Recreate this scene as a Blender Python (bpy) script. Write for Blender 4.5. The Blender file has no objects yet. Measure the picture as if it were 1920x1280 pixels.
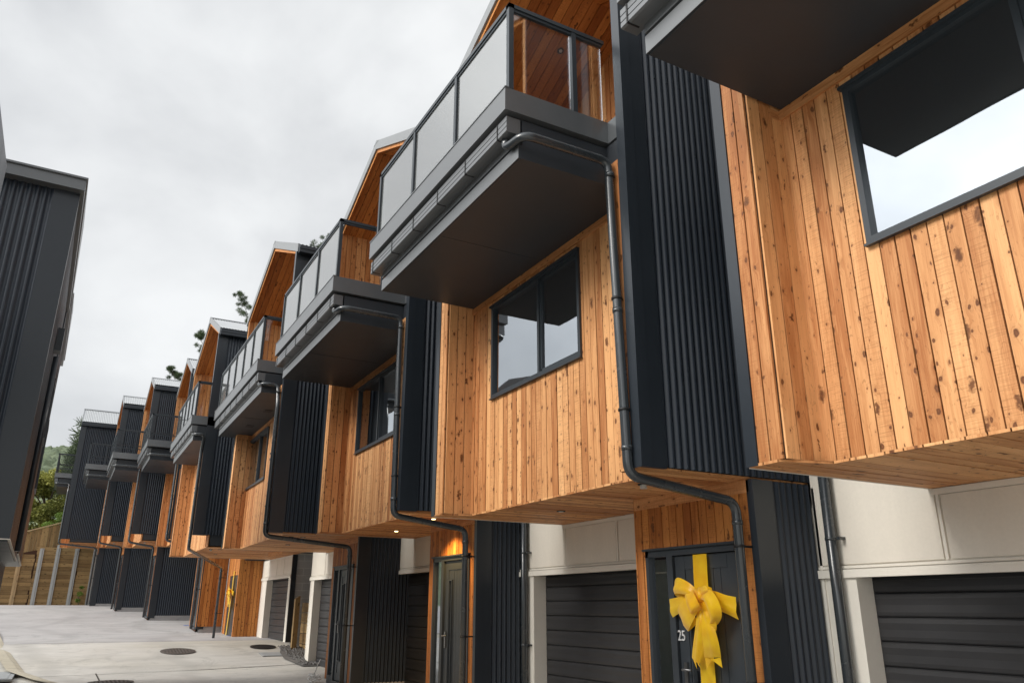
import bpy, math, random
from mathutils import Vector, Matrix, noise
random.seed(7)
S = 0.8            # one layout unit is 0.8 m
GZ = 1.8           # eye height above the origin
sc = bpy.context.scene
COL = sc.collection

# ------------------------------------------------------------------ mesh builder
class MB:
    def __init__(s):
        s.v = []; s.f = []; s.uv = []; s.r = []; s.sm = []
    def face(s, pts, uv=None, r=0.5, smooth=False):
        b = len(s.v)
        s.v += [tuple(p) for p in pts]
        s.f.append(tuple(range(b, b+len(pts))))
        s.uv.append(uv if uv else [(0, 0)]*len(pts)); s.r.append(r); s.sm.append(smooth)
    def box(s, x0, x1, y0, y1, z0, z1, r=None, skip=''):
        if x0 > x1: x0, x1 = x1, x0
        if y0 > y1: y0, y1 = y1, y0
        if z0 > z1: z0, z1 = z1, z0
        if r is None: r = random.random()
        o = random.random()*7
        F = {'x': [(x0,y1,z0),(x0,y0,z0),(x0,y0,z1),(x0,y1,z1)], 'X': [(x1,y0,z0),(x1,y1,z0),(x1,y1,z1),(x1,y0,z1)],
             'y': [(x0,y0,z0),(x1,y0,z0),(x1,y0,z1),(x0,y0,z1)], 'Y': [(x1,y1,z0),(x0,y1,z0),(x0,y1,z1),(x1,y1,z1)],
             'z': [(x0,y1,z0),(x1,y1,z0),(x1,y0,z0),(x0,y0,z0)], 'Z': [(x0,y0,z1),(x1,y0,z1),(x1,y1,z1),(x0,y1,z1)]}
        L = (x1-x0, y1-y0, z1-z0); m = L.index(max(L))
        for k, p in F.items():
            if k in skip: continue
            a = 'xyz'.index(k.lower()); ax = [i for i in range(3) if i != a]
            if ax[1] != m and ax[0] == m: ax = ax[::-1]
            s.face(p, [(q[ax[0]]*S+o, q[ax[1]]*S+o) for q in p], r)
    def prism(s, pts, d, r=.5):
        """polygon pts extruded by vector d"""
        d = Vector(d); a = [Vector(p) for p in pts]; b = [p+d for p in a]; n = len(a)
        s.face(a[::-1], [(p[1]*S, p[2]*S) for p in a[::-1]], r); s.face(b, [(p[1]*S, p[2]*S) for p in b], r)
        for i in range(n):
            j = (i+1) % n
            l = (a[j]-a[i]).length*S; t = d.length*S
            s.face([a[i], a[j], b[j], b[i]], [(0, 0), (l, 0), (l, t), (0, t)], r)
    def boards(s, o, A, L, N, width, length, bw=.128, gap=.012, th=.022, top=None, bot=None, holes=()):
        """boards side by side: o origin, A across, L along, N outward; top(a)/bot(a) give end positions; holes (a0,a1,l0,l1)"""
        o = Vector(o); A = Vector(A); L = Vector(L); N = Vector(N)
        n = max(1, round(width/bw)); w = width/n
        for i in range(n):
            a0 = i*w+gap/2; a1 = (i+1)*w-gap/2; am = (a0+a1)/2
            segs = [(a0, a1, None)]
            cuts = sorted({c for h in holes for c in h[:2] if a0 < c < a1})
            es = [a0]+cuts+[a1]
            r = random.random(); ou = random.random()*50; ov = random.random()*50; dn = N*random.uniform(-.003, .003)
            for q in range(len(es)-1):
                b0, b1 = es[q], es[q+1]; bm = (b0+b1)/2
                sp = [(None, None)]
                hs = sorted([(h[2], h[3]) for h in holes if h[0]-1e-6 < bm < h[1]+1e-6])
                lo = None; parts = []
                for h0, h1 in hs:
                    parts.append((lo, h0)); lo = h1
                parts.append((lo, None))
                for l0, l1 in parts:
                    f0 = (bot if bot else (lambda a: 0)) if l0 is None else (lambda a, v=l0: v)
                    f1 = (top if top else (lambda a: length)) if l1 is None else (lambda a, v=l1: v)
                    P = [(b0, f0(b0)), (b1, f0(b1)), (b1, f1(b1)), (b0, f1(b0))]
                    G = [(b0-gap/2-.001, P[0][1]), (b1+gap/2+.001, P[1][1]), (b1+gap/2+.001, P[2][1]), (b0-gap/2-.001, P[3][1])]
                    if gap > .003: s.face([o+A*a+L*l+N*.002 for a, l in G], None, -1)
                    if P[2][1]-P[1][1] < 1e-4 and P[3][1]-P[0][1] < 1e-4: continue
                    fr = [o+A*a+L*l+N*th+dn for a, l in P]; bk = [o+A*a+L*l for a, l in P]
                    uv = [(a*S+ou, l*S+ov) for a, l in P]
                    s.face(fr, uv, r)
                    for k in range(4):
                        j = (k+1) % 4
                        s.face([bk[k], bk[j], fr[j], fr[k]], [uv[k], uv[j], uv[j], uv[k]], r)
    def corr(s, o, A, Lv, N, width, length, pitch=.091, amp=.017, top=None, seg=8):
        """corrugated sheet with rounded crests and narrow pans"""
        o = Vector(o); A = Vector(A); Lv = Vector(Lv); N = Vector(N)
        n = max(2, int(width/pitch*seg)); pv = None
        for i in range(n+1):
            a = width*i/n; ph = 2*math.pi*a/pitch
            h = amp*math.sin(ph)
            l = top(a) if top else length
            q = (o+A*a+N*h, o+A*a+N*h+Lv*l, a, l)
            if pv: s.face([pv[0], q[0], q[1], pv[1]], [(pv[2]*S, 0), (q[2]*S, 0), (q[2]*S, q[3]*S), (pv[2]*S, pv[3]*S)], .5, True)
            pv = q
    def tube(s, path, r, n=12, bend=.09, cap=True):
        P = [Vector(p) for p in path]; Q = [P[0]]
        for i in range(1, len(P)-1):
            a = (P[i-1]-P[i]); b = (P[i+1]-P[i]); la = min(bend, a.length*.45); lb = min(bend, b.length*.45)
            A = P[i]+a.normalized()*la; B = P[i]+b.normalized()*lb
            for k in range(7):
                t = k/6; Q.append(A*(1-t)**2+P[i]*2*t*(1-t)+B*t*t)
        Q.append(P[-1]); rings = []
        up = Vector((0, 0, 1)) if abs((Q[1]-Q[0]).normalized().z) < .9 else Vector((0, 1, 0))
        x = None
        for i, p in enumerate(Q):
            d = (Q[min(i+1, len(Q)-1)]-Q[max(i-1, 0)]).normalized()
            if x is None: x = d.cross(up).normalized()
            x = (x-d*x.dot(d)).normalized(); y = d.cross(x)
            rings.append([p+x*math.cos(2*math.pi*k/n)*r+y*math.sin(2*math.pi*k/n)*r for k in range(n)])
        for i in range(len(rings)-1):
            for k in range(n):
                j = (k+1) % n
                s.face([rings[i][k], rings[i][j], rings[i+1][j], rings[i+1][k]], None, .5, True)
        if cap: s.face(rings[0][::-1]); s.face(rings[-1])
    def disc(s, c, r, h, n=24):
        c = Vector(c); a = [c+Vector((math.cos(2*math.pi*k/n)*r, math.sin(2*math.pi*k/n)*r, 0)) for k in range(n)]
        s.prism(a, (0, 0, h))
    def build(s, name, m, parent=None, org=(0, 0, 0), merge=False):
        me = bpy.data.meshes.new(name)
        ox, oy, oz = org
        me.from_pydata([((x-ox)*S, (y-oy)*S, (z-oz)*S) for x, y, z in s.v], [], s.f)
        uvl = me.uv_layers.new(name='UVMap')
        fl = []
        for u in s.uv:
            for p in u: fl += [p[0], p[1]]
        uvl.data.foreach_set('uv', fl)
        at = me.attributes.new('rnd', 'FLOAT', 'FACE'); at.data.foreach_set('value', s.r)
        me.polygons.foreach_set('use_smooth', s.sm)
        me.materials.append(m)
        if merge or any(s.sm):
            import bmesh
            bm = bmesh.new(); bm.from_mesh(me); bmesh.ops.remove_doubles(bm, verts=bm.verts, dist=1e-5)
            bm.to_mesh(me); bm.free()
        me.validate(); me.update()
        o = bpy.data.objects.new(name, me); COL.objects.link(o)
        if parent: o.parent = parent
        return o

def W3(x, y, z): return (x*S, y*S, z*S+GZ)
def tag(o, label=None, cat=None, group=None, kind=None):
    if label: o['label'] = label
    if cat: o['category'] = cat
    if group: o['group'] = group
    if kind: o['kind'] = kind
    return o
def thing(name, loc, label, cat, group=None, rz=0):
    o = bpy.data.objects.new(name, None); COL.objects.link(o); o.location = W3(*loc); o.rotation_euler = (0, 0, rz)
    o.empty_display_size = .3
    return tag(o, label, cat, group)
def place(o, loc): o.location = W3(*loc); return o

# ------------------------------------------------------------------ materials
class NT:
    def __init__(s, name):
        s.m = bpy.data.materials.new(name); s.m.use_nodes = True; s.t = s.m.node_tree; s.t.nodes.clear()
        s.out = s.n('ShaderNodeOutputMaterial')
    def n(s, typ, **kw):
        x = s.t.nodes.new(typ)
        for k, v in kw.items():
            if k.startswith('i_'):
                x.inputs[k[2:].replace('_', ' ')].default_value = v
            else: setattr(x, k, v)
        return x
    def l(s, a, b): s.t.links.new(a, b)
    def math(s, op, a, b=None, c=None, clamp=False):
        x = s.n('ShaderNodeMath', operation=op); x.use_clamp = clamp
        for i, v in enumerate((a, b, c)):
            if v is None: continue
            if hasattr(v, 'links'): s.l(v, x.inputs[i])
            else: x.inputs[i].default_value = v
        return x.outputs[0]
    def mix(s, f, a, b, mode='MIX'):
        x = s.n('ShaderNodeMix', data_type='RGBA', blend_type=mode)
        for k, v in ((0, f), (6, a), (7, b)):
            if hasattr(v, 'links'): s.l(v, x.inputs[k])
            elif k == 0: x.inputs[0].default_value = v
            else: x.inputs[k].default_value = (*v, 1) if len(v) == 3 else v
        return x.outputs[2]
    def ramp(s, f, pts):
        x = s.n('ShaderNodeValToRGB'); e = x.color_ramp.elements
        while len(e) < len(pts): e.new(.5)
        for k, (p, c) in enumerate(pts):
            e[k].position = p; e[k].color = (*c, 1) if not isinstance(c, (int, float)) else (c, c, c, 1)
        s.l(f, x.inputs[0]); return x.outputs[0]
    def noise(s, vec, scale, detail=3, rough=.5, dist=0, dim='3D'):
        x = s.n('ShaderNodeTexNoise', noise_dimensions=dim)
        x.inputs['Scale'].default_value = scale; x.inputs['Detail'].default_value = detail
        x.inputs['Roughness'].default_value = rough; x.inputs['Distortion'].default_value = dist
        if vec is not None: s.l(vec, x.inputs['Vector'])
        return x.outputs['Fac']
    def mapv(s, vec, sc, loc=(0, 0, 0)):
        x = s.n('ShaderNodeMapping'); x.inputs['Scale'].default_value = sc; x.inputs['Location'].default_value = loc
        s.l(vec, x.inputs[0]); return x.outputs[0]
    def bsdf(s, col, rough=.5, metal=0, bump=None, bs=.3, bd=.01, spec=None, trans=None):
        b = s.n('ShaderNodeBsdfPrincipled')
        for k, v in (('Base Color', col), ('Roughness', rough), ('Metallic', metal)):
            if hasattr(v, 'links'): s.l(v, b.inputs[k])
            else: b.inputs[k].default_value = (*v, 1) if isinstance(v, tuple) else v
        if spec is not None: b.inputs['Specular IOR Level'].default_value = spec
        if bump is not None:
            x = s.n('ShaderNodeBump'); x.inputs['Strength'].default_value = bs; x.inputs['Distance'].default_value = bd
            s.l(bump, x.inputs['Height']); s.l(x.outputs[0], b.inputs['Normal'])
        s.l(b.outputs[0], s.out.inputs[0]); return b

def wood(name, lo, hi, knot=(.13, .045, .015), kd=.55, grey=0):
    t = NT(name)
    uv = t.n('ShaderNodeUVMap', uv_map='UVMap').outputs[0]
    rnd = t.n('ShaderNodeAttribute', attribute_name='rnd').outputs['Fac']
    vo = t.n('ShaderNodeTexVoronoi', voronoi_dimensions='2D', feature='F1')
    vo.inputs['Scale'].default_value = 13
    wob = t.n('ShaderNodeTexNoise', noise_dimensions='2D'); wob.inputs['Scale'].default_value = 30
    t.l(uv, wob.inputs['Vector'])
    ad = t.n('ShaderNodeVectorMath', operation='MULTIPLY_ADD'); t.l(wob.outputs['Color'], ad.inputs[0])
    ad.inputs[1].default_value = (.012, .02, 0); t.l(t.mapv(uv, (1, .62, 1)), ad.inputs[2])
    t.l(ad.outputs[0], vo.inputs['Vector'])
    sep = t.n('ShaderNodeSeparateColor'); t.l(vo.outputs['Color'], sep.inputs[0])
    gate = t.math('GREATER_THAN', sep.outputs[0], kd)
    rad = t.math('MULTIPLY_ADD', t.math('POWER', sep.outputs[1], 2.5), .15, .05)
    q = t.math('DIVIDE', vo.outputs['Distance'], rad)
    kn = t.math('MULTIPLY', t.math('SUBTRACT', 1.15, q, clamp=True), gate)
    kn = t.math('MULTIPLY', kn, 2.2, clamp=True)
    halo = t.math('MULTIPLY', t.math('SUBTRACT', 1, t.math('DIVIDE', q, 3.4), clamp=True), gate)
    # grain bends round the knots
    sx = t.n('ShaderNodeSeparateXYZ'); t.l(uv, sx.inputs[0])
    gu = t.math('MULTIPLY_ADD', halo, .035, sx.outputs[0])
    cb = t.n('ShaderNodeCombineXYZ'); t.l(gu, cb.inputs[0]); t.l(sx.outputs[1], cb.inputs[1])
    g1 = t.noise(t.mapv(cb.outputs[0], (70, 2.2, 1)), 1, 4, .6, .6, '2D')
    g2 = t.noise(t.mapv(cb.outputs[0], (9, .8, 1)), 1, 3, .5, 1.2, '2D')
    fib = t.noise(t.mapv(uv, (40, 160, 1)), 1, 2, .6, 0, '2D')       # rough sawn cross marks
    f = t.math('ADD', t.math('MULTIPLY', g1, .5), t.math('MULTIPLY', g2, .5))
    f = t.math('ADD', f, t.math('MULTIPLY_ADD', rnd, .50, -.25))
    c = t.ramp(f, [(.24, tuple(a*.9 for a in lo)), (.5, tuple((a+b)/2 for a, b in zip(lo, hi))), (.78, hi)])
    c = t.mix(t.math('MULTIPLY', halo, .35), c, tuple(a*.62 for a in lo))
    c = t.mix(kn, c, knot)
    pale = t.math('MULTIPLY', t.math('SUBTRACT', .62, q, clamp=True), gate)
    c = t.mix(t.math('MULTIPLY', pale, 1.1, clamp=True), c, tuple(a*.6 for a in lo))
    # larger spike knots and resin flecks
    v2 = t.n('ShaderNodeTexVoronoi', voronoi_dimensions='2D', feature='F1'); v2.inputs['Scale'].default_value = 5.2
    ad2 = t.n('ShaderNodeVectorMath', operation='MULTIPLY_ADD'); t.l(wob.outputs['Color'], ad2.inputs[0]); ad2.inputs[1].default_value = (.03, .05, 0)
    t.l(t.mapv(uv, (1, .42, 1), (3.3, 1.7, 0)), ad2.inputs[2]); t.l(ad2.outputs[0], v2.inputs['Vector'])
    s2 = t.n('ShaderNodeSeparateColor'); t.l(v2.outputs['Color'], s2.inputs[0])
    k2 = t.math('MULTIPLY', t.math('SUBTRACT', 1, t.math('DIVIDE', v2.outputs['Distance'], t.math('MULTIPLY_ADD', s2.outputs[1], .10, .05)), clamp=True), t.math('GREATER_THAN', s2.outputs[0], .55))
    c = t.mix(t.math('MULTIPLY', k2, 2.0, clamp=True), c, tuple(a*.36 for a in lo))
    k3 = t.math('MULTIPLY', t.math('SUBTRACT', .45, t.math('DIVIDE', v2.outputs['Distance'], t.math('MULTIPLY_ADD', s2.outputs[1], .10, .05)), clamp=True), t.math('GREATER_THAN', s2.outputs[0], .72))
    c = t.mix(t.math('MULTIPLY', k3, 3.0, clamp=True), c, knot)
    saw = t.noise(t.mapv(uv, (5, 150, 1)), 1, 2, .6, .3, '2D')
    wr = t.math('FRACT', t.math('MULTIPLY', rnd, 7.31))
    sm = t.math('MULTIPLY', t.ramp(saw, [(.52, 0), (.66, 1)]), t.math('MULTIPLY', t.math('GREATER_THAN', wr, .55), .38))
    c = t.mix(sm, c, tuple(a*.62 for a in lo))
    fl = t.ramp(t.noise(t.mapv(uv, (34, 12, 1)), 1, 3, .6, 1.5, '2D'), [(.63, 0), (.70, 1)])
    c = t.mix(t.math('MULTIPLY', fl, .45), c, tuple(a*.6 for a in lo))
    tint = t.ramp(t.noise(t.mapv(uv, (.35, .25, 1)), 1, 2, .5, 0, '2D'), [(.3, (.9, .84, .78)), (.7, (1, 1, 1))])
    c = t.mix(1, c, tint, 'MULTIPLY')
    neg = t.math('LESS_THAN', rnd, -.5)
    c = t.mix(neg, c, (.05, .018, .006))
    bh = t.math('ADD', g1, t.math('MULTIPLY', fib, .6))
    t.bsdf(c, .62, bump=bh, bs=.35, bd=.003, spec=.35)
    return t.m

def plain(name, col, rough=.5, metal=0, var=.12, scale=6, bump=0, spec=None, streak=False):
    t = NT(name); tc = t.n('ShaderNodeTexCoord').outputs['Object']
    v = t.mapv(tc, (1, 1, .15)) if streak else tc
    n = t.noise(v, scale, 5, .6); n2 = t.noise(tc, scale*14, 2, .5)
    f = t.math('ADD', t.math('MULTIPLY', n, .7), t.math('MULTIPLY', n2, .3))
    c = t.ramp(f, [(.25, tuple(a*(1-var) for a in col)), (.75, tuple(min(1, a*(1+var)) for a in col))])
    r = t.math('MULTIPLY_ADD', n, .16, rough-.08)
    t.bsdf(c, r, metal, bump=n2 if bump else None, bs=bump, bd=.004, spec=spec); return t.m

M = {}
M['cedar'] = wood('cedar_boards', (.47, .180, .057), (.83, .46, .205))
M['cedar_dark'] = wood('cedar_boards_shaded', (.36, .115, .024), (.66, .28, .075))  # same cedar, deeper: shade of porches and ceilings put into the colour
M['fence_wood'] = wood('treated_pine', (.20, .125, .05), (.40, .27, .12), knot=(.09, .05, .02), kd=.9)
M['post_wood'] = wood('new_pine_post', (.42, .30, .16), (.62, .47, .28), kd=.93)
M['metal'] = plain('charcoal_steel', (.023, .031, .044), .34, 0, .14, 3, streak=True)
M['flash'] = plain('charcoal_flashing', (.026, .032, .040), .32, 0, .10, 2)
M['frame'] = plain('charcoal_aluminium', (.030, .038, .046), .4, 0, .08, 4)
M['soffit'] = plain('grey_soffit_paint', (.031, .036, .043), .5, 0, .10, 3)
M['gutter'] = plain('grey_gutter', (.105, .112, .118), .32, 0, .08, 4, spec=1.0)
M['pipe'] = plain('charcoal_pvc', (.034, .040, .045), .26, 0, .08, 5, spec=.8)
M['white'] = plain('off_white_panel', (.72, .67, .585), .55, 0, .09, 3, streak=True)
M['trimw'] = plain('off_white_trim', (.77, .73, .65), .5, 0, .05, 3)
M['garage'] = plain('charcoal_roller_door', (.030, .030, .032), .42, 0, .12, 3)
M['door'] = plain('charcoal_door_paint', (.032, .038, .045), .4, 0, .08, 4)
M['zinc'] = plain('zincalume_roof', (.44, .455, .465), .42, .15, .06, 2)
M['lightflash'] = plain('silver_barge_flashing', (.25, .26, .27), .45, .1, .08, 3)
M['steelpost'] = plain('galvanised_post', (.42, .43, .42), .6, .1, .12, 5)
M['pvcwhite'] = plain('white_pvc', (.75, .75, .73), .4, 0, .05, 5)
M['black'] = plain('black_void', (.006, .006, .007), .6, 0, .1, 4)
M['interior'] = plain('interior_light_tone', (.52, .54, .50), .8, 0, .25, 1)  # pale sheet behind the glass, interior light put into its colour
M['chrome'] = plain('brushed_lever', (.22, .22, .22), .3, .9, .05, 8)
M['number'] = plain('silver_numeral', (.75, .75, .75), .35, .2, .04, 8)
M['lens'] = plain('downlight_lens', (.55, .55, .52), .3, 0, .05, 8)
M['curtain'] = plain('pale_blind', (.62, .6, .56), .8, 0, .05, 4)

def glass(name, tint, mirror, k=.75, gc=(.95, .97, 1)):
    t = NT(name)
    fr = t.n('ShaderNodeLayerWeight'); fr.inputs['Blend'].default_value = .35
    n = t.noise(t.n('ShaderNodeTexCoord').outputs['Object'], 1.2, 2)
    bp = t.n('ShaderNodeBump'); bp.inputs['Strength'].default_value = .06; bp.inputs['Distance'].default_value = .02; t.l(n, bp.inputs['Height'])
    gl = t.n('ShaderNodeBsdfGlossy'); gl.inputs['Roughness'].default_value = .02; gl.inputs['Color'].default_value = (*gc, 1)
    t.l(bp.outputs[0], gl.inputs['Normal'])
    tr = t.n('ShaderNodeBsdfTransparent'); tr.inputs['Color'].default_value = (*tint, 1)
    mx = t.n('ShaderNodeMixShader')
    t.l(t.math('MULTIPLY_ADD', fr.outputs['Fresnel'], k, mirror, clamp=True), mx.inputs[0])
    t.l(tr.outputs[0], mx.inputs[1]); t.l(gl.outputs[0], mx.inputs[2]); t.l(mx.outputs[0], t.out.inputs[0])
    return t.m
M['winglass'] = glass('window_glass', (.82, .85, .83), .50, .6, (.84, .89, .94))
M['railglass'] = glass('balustrade_glass', (.95, .96, .95), .03, .40)
def milky():  # clear glass; whitish diffuse share is sky reflection painted in
    t = NT('balustrade_glass_sky_tone'); tr = t.n('ShaderNodeBsdfTransparent'); tr.inputs[0].default_value = (.82, .85, .84, 1)
    df = t.n('ShaderNodeBsdfDiffuse'); df.inputs[0].default_value = (.82, .86, .85, 1); tl = t.n('ShaderNodeBsdfTranslucent'); tl.inputs[0].default_value = (.8, .84, .83, 1)
    gl = t.n('ShaderNodeBsdfGlossy'); gl.inputs['Roughness'].default_value = .04
    a = t.n('ShaderNodeMixShader'); a.inputs[0].default_value = .5; t.l(df.outputs[0], a.inputs[1]); t.l(tl.outputs[0], a.inputs[2])
    b = t.n('ShaderNodeMixShader'); b.inputs[0].default_value = .38; t.l(tr.outputs[0], b.inputs[1]); t.l(a.outputs[0], b.inputs[2])
    fr = t.n('ShaderNodeLayerWeight'); fr.inputs['Blend'].default_value = .4
    c = t.n('ShaderNodeMixShader'); t.l(t.math('MULTIPLY_ADD', fr.outputs['Fresnel'], .7, .36, clamp=True), c.inputs[0]); t.l(b.outputs[0], c.inputs[1]); t.l(gl.outputs[0], c.inputs[2]); t.l(c.outputs[0], t.out.inputs[0]); return t.m
M['frontglass'] = milky()

def emit(name, col, st):
    t = NT(name); e = t.n('ShaderNodeEmission'); e.inputs[0].default_value = (*col, 1); e.inputs[1].default_value = st
    t.l(e.outputs[0], t.out.inputs[0]); return t.m
M['lamp'] = emit('lit_downlight', (1, .78, .35), 9)

def ribbon_mat():
    t = NT('yellow_satin_ribbon'); tc = t.n('ShaderNodeTexCoord').outputs['Object']
    n = t.noise(tc, 9, 3)
    c = t.ramp(n, [(.3, (.84, .46, .003)), (.7, (.97, .64, .008))])
    b = t.bsdf(c, .38, bump=t.noise(tc, 22, 2), bs=.15, bd=.01)
    b.inputs['Sheen Weight'].default_value = .3
    b.inputs['Subsurface Weight'].default_value = 0
    tl = t.n('ShaderNodeBsdfTranslucent'); tl.inputs[0].default_value = (1, .62, .01, 1)
    mx = t.n('ShaderNodeMixShader'); mx.inputs[0].default_value = .3
    t.l(b.outputs[0], mx.inputs[1]); t.l(tl.outputs[0], mx.inputs[2]); t.l(mx.outputs[0], t.out.inputs[0])
    return t.m
M['ribbon'] = ribbon_mat()

def concrete(name, col, warm=(.9, .86, .74)):
    t = NT(name); tc = t.n('ShaderNodeTexCoord').outputs['Object']
    a = t.noise(tc, .35, 6, .6, .8); b = t.noise(t.mapv(tc, (.5, 1.6, 1)), 1.1, 6, .65, 1.5)
    st = t.noise(t.mapv(tc, (.28, 3.2, 1)), 1, 4, .6, .8); c = t.noise(tc, 38, 3, .6)
    f = t.math('ADD', t.math('ADD', t.math('MULTIPLY', a, .34), t.math('MULTIPLY', b, .30)), t.math('ADD', t.math('MULTIPLY', st, .26), t.math('MULTIPLY', c, .10)))
    col1 = t.ramp(f, [(.30, tuple(x*.62 for x in col)), (.47, tuple(x*.9 for x in col)), (.62, tuple(min(1, x*1.12) for x in col))])
    d = t.noise(tc, .22, 3, .5)
    col1 = t.mix(t.math('MULTIPLY', t.ramp(d, [(.45, 0), (.65, 1)]), .5), col1, warm, 'MULTIPLY')
    stain = t.ramp(t.noise(tc, .7, 6, .75, 3), [(.53, 0), (.64, 1)])
    col1 = t.mix(t.math('MULTIPLY', stain, .38), col1, tuple(x*.5 for x in col))
    wv = t.n('ShaderNodeTexWave', wave_type='BANDS', bands_direction='X'); wv.inputs['Scale'].default_value = .22; wv.inputs['Distortion'].default_value = 7; wv.inputs['Detail'].default_value = 4; wv.inputs['Detail Scale'].default_value = .7
    t.l(t.mapv(tc, (.5, 1, 1)), wv.inputs['Vector'])
    col1 = t.mix(t.math('MULTIPLY', t.ramp(wv.outputs['Fac'], [(.0, 1), (.12, 0)]), t.math('MULTIPLY', b, .55)), col1, tuple(x*.55 for x in col))
    t.bsdf(col1, .8, bump=c, bs=.25, bd=.006); return t.m
M['concrete'] = concrete('brushed_concrete', (.52, .505, .47))
M['concrete2'] = concrete('older_concrete', (.42, .41, .405), (.95, .93, .95))
M['kerb'] = concrete('kerb_concrete', (.52, .48, .38))

def blockmat():
    t = NT('grey_concrete_block'); uv = t.n('ShaderNodeUVMap', uv_map='UVMap').outputs[0]
    br = t.n('ShaderNodeTexBrick'); t.l(uv, br.inputs['Vector'])
    br.inputs['Scale'].default_value = 1; br.inputs['Brick Width'].default_value = .4; br.inputs['Row Height'].default_value = .2
    br.inputs['Mortar Size'].default_value = .010; br.inputs['Color1'].default_value = (.50, .49, .47, 1); br.inputs['Color2'].default_value = (.62, .60, .58, 1)
    br.inputs['Mortar'].default_value = (.78, .76, .73, 1)
    n = t.noise(uv, 35, 4, .7)
    c = t.mix(.35, br.outputs[0], t.ramp(n, [(.3, .38), (.7, .62)]))
    h = t.math('MULTIPLY_ADD', br.outputs['Fac'], -1.2, n)
    t.bsdf(c, .9, bump=h, bs=.5, bd=.006); return t.m
M['block'] = blockmat()

def leafmat(name, a, b):
    t = NT(name); r = t.n('ShaderNodeAttribute', attribute_name='rnd').outputs['Fac']
    tc = t.n('ShaderNodeTexCoord').outputs['Object']
    f = t.math('ADD', t.math('MULTIPLY', r, .6), t.math('MULTIPLY', t.noise(tc, .7, 2), .5))
    c = t.ramp(f, [(.2, a), (.85, b)])
    bs = t.bsdf(c, .6, spec=.3)
    tl = t.n('ShaderNodeBsdfTranslucent'); t.l(c, tl.inputs[0])
    mx = t.n('ShaderNodeMixShader'); mx.inputs[0].default_value = .25
    t.l(bs.outputs[0], mx.inputs[1]); t.l(tl.outputs[0], mx.inputs[2]); t.l(mx.outputs[0], t.out.inputs[0]); return t.m
M['leaf'] = leafmat('olive_leaves', (.085, .11, .025), (.46, .45, .12))
M['leaf2'] = leafmat('grey_green_leaves', (.07, .10, .045), (.32, .37, .17))
M['leaf3'] = leafmat('fresh_leaves', (.07, .13, .02), (.22, .32, .06))
M['pine'] = leafmat('pine_needles', (.035, .055, .028), (.13, .17, .09))
M['bark'] = plain('grey_bark', (.12, .095, .075), .9, 0, .4, 6, bump=.5)
def hillmat():
    t = NT('bush_hillside'); tc = t.n('ShaderNodeTexCoord').outputs['Object']
    a = t.noise(tc, .05, 5, .6); b = t.noise(tc, .55, 5, .7); 
    f = t.math('ADD', t.math('MULTIPLY', a, .55), t.math('MULTIPLY', b, .5))
    c = t.ramp(f, [(.3, (.06, .085, .055)), (.5, (.12, .155, .09)), (.66, (.18, .21, .11)), (.8, (.22, .22, .14))])  # greens lightened towards grey, slight haze put into the colour
    t.bsdf(c, .9, bump=b, bs=.8, bd=1.0); return t.m
M['hill'] = hillmat()
M['soil'] = plain('dark_soil', (.05, .04, .03), .95, 0, .5, 5, bump=.6)
M['iron'] = plain('cast_iron_cover', (.10, .085, .075), .7, .2, .3, 30, bump=.5)
M['pvcgrey'] = plain('grey_plastic_lid', (.33, .35, .36), .5, 0, .06, 4)
M['gravel'] = plain('grey_stones', (.14, .135, .13), .85, 0, .45, 9, bump=.4)
M['bluepaint'] = plain('blue_marking_spray', (.10, .18, .55), .7, 0, .3, 20)

# ------------------------------------------------------------------ townhouses
H0 = 3.3          # soffit height above the house base
T = dict(W=5.0, t=.36, r=.44, g=2.3, bx=-1.16, by=(.375, 4.586), fx=-1.35, fy=(.326, 4.694), rx=-1.275, ry=(.355, 4.517),
         zb0=3.24, zf0=3.76, zf1=4.04, zr=5.19, pk=8.44, ev=7.35, px=1.42, gend=6.40, win=(1.59, 3.94, 1.613, 3.035),
         zi=0.0, deep=9.0, rails='glass', posts=4, pd=1.96, ground='door_near', gf=None, bow=False, number=None, lit=False, frontwood=True)
ORG = (0, 0, -H0)

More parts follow.
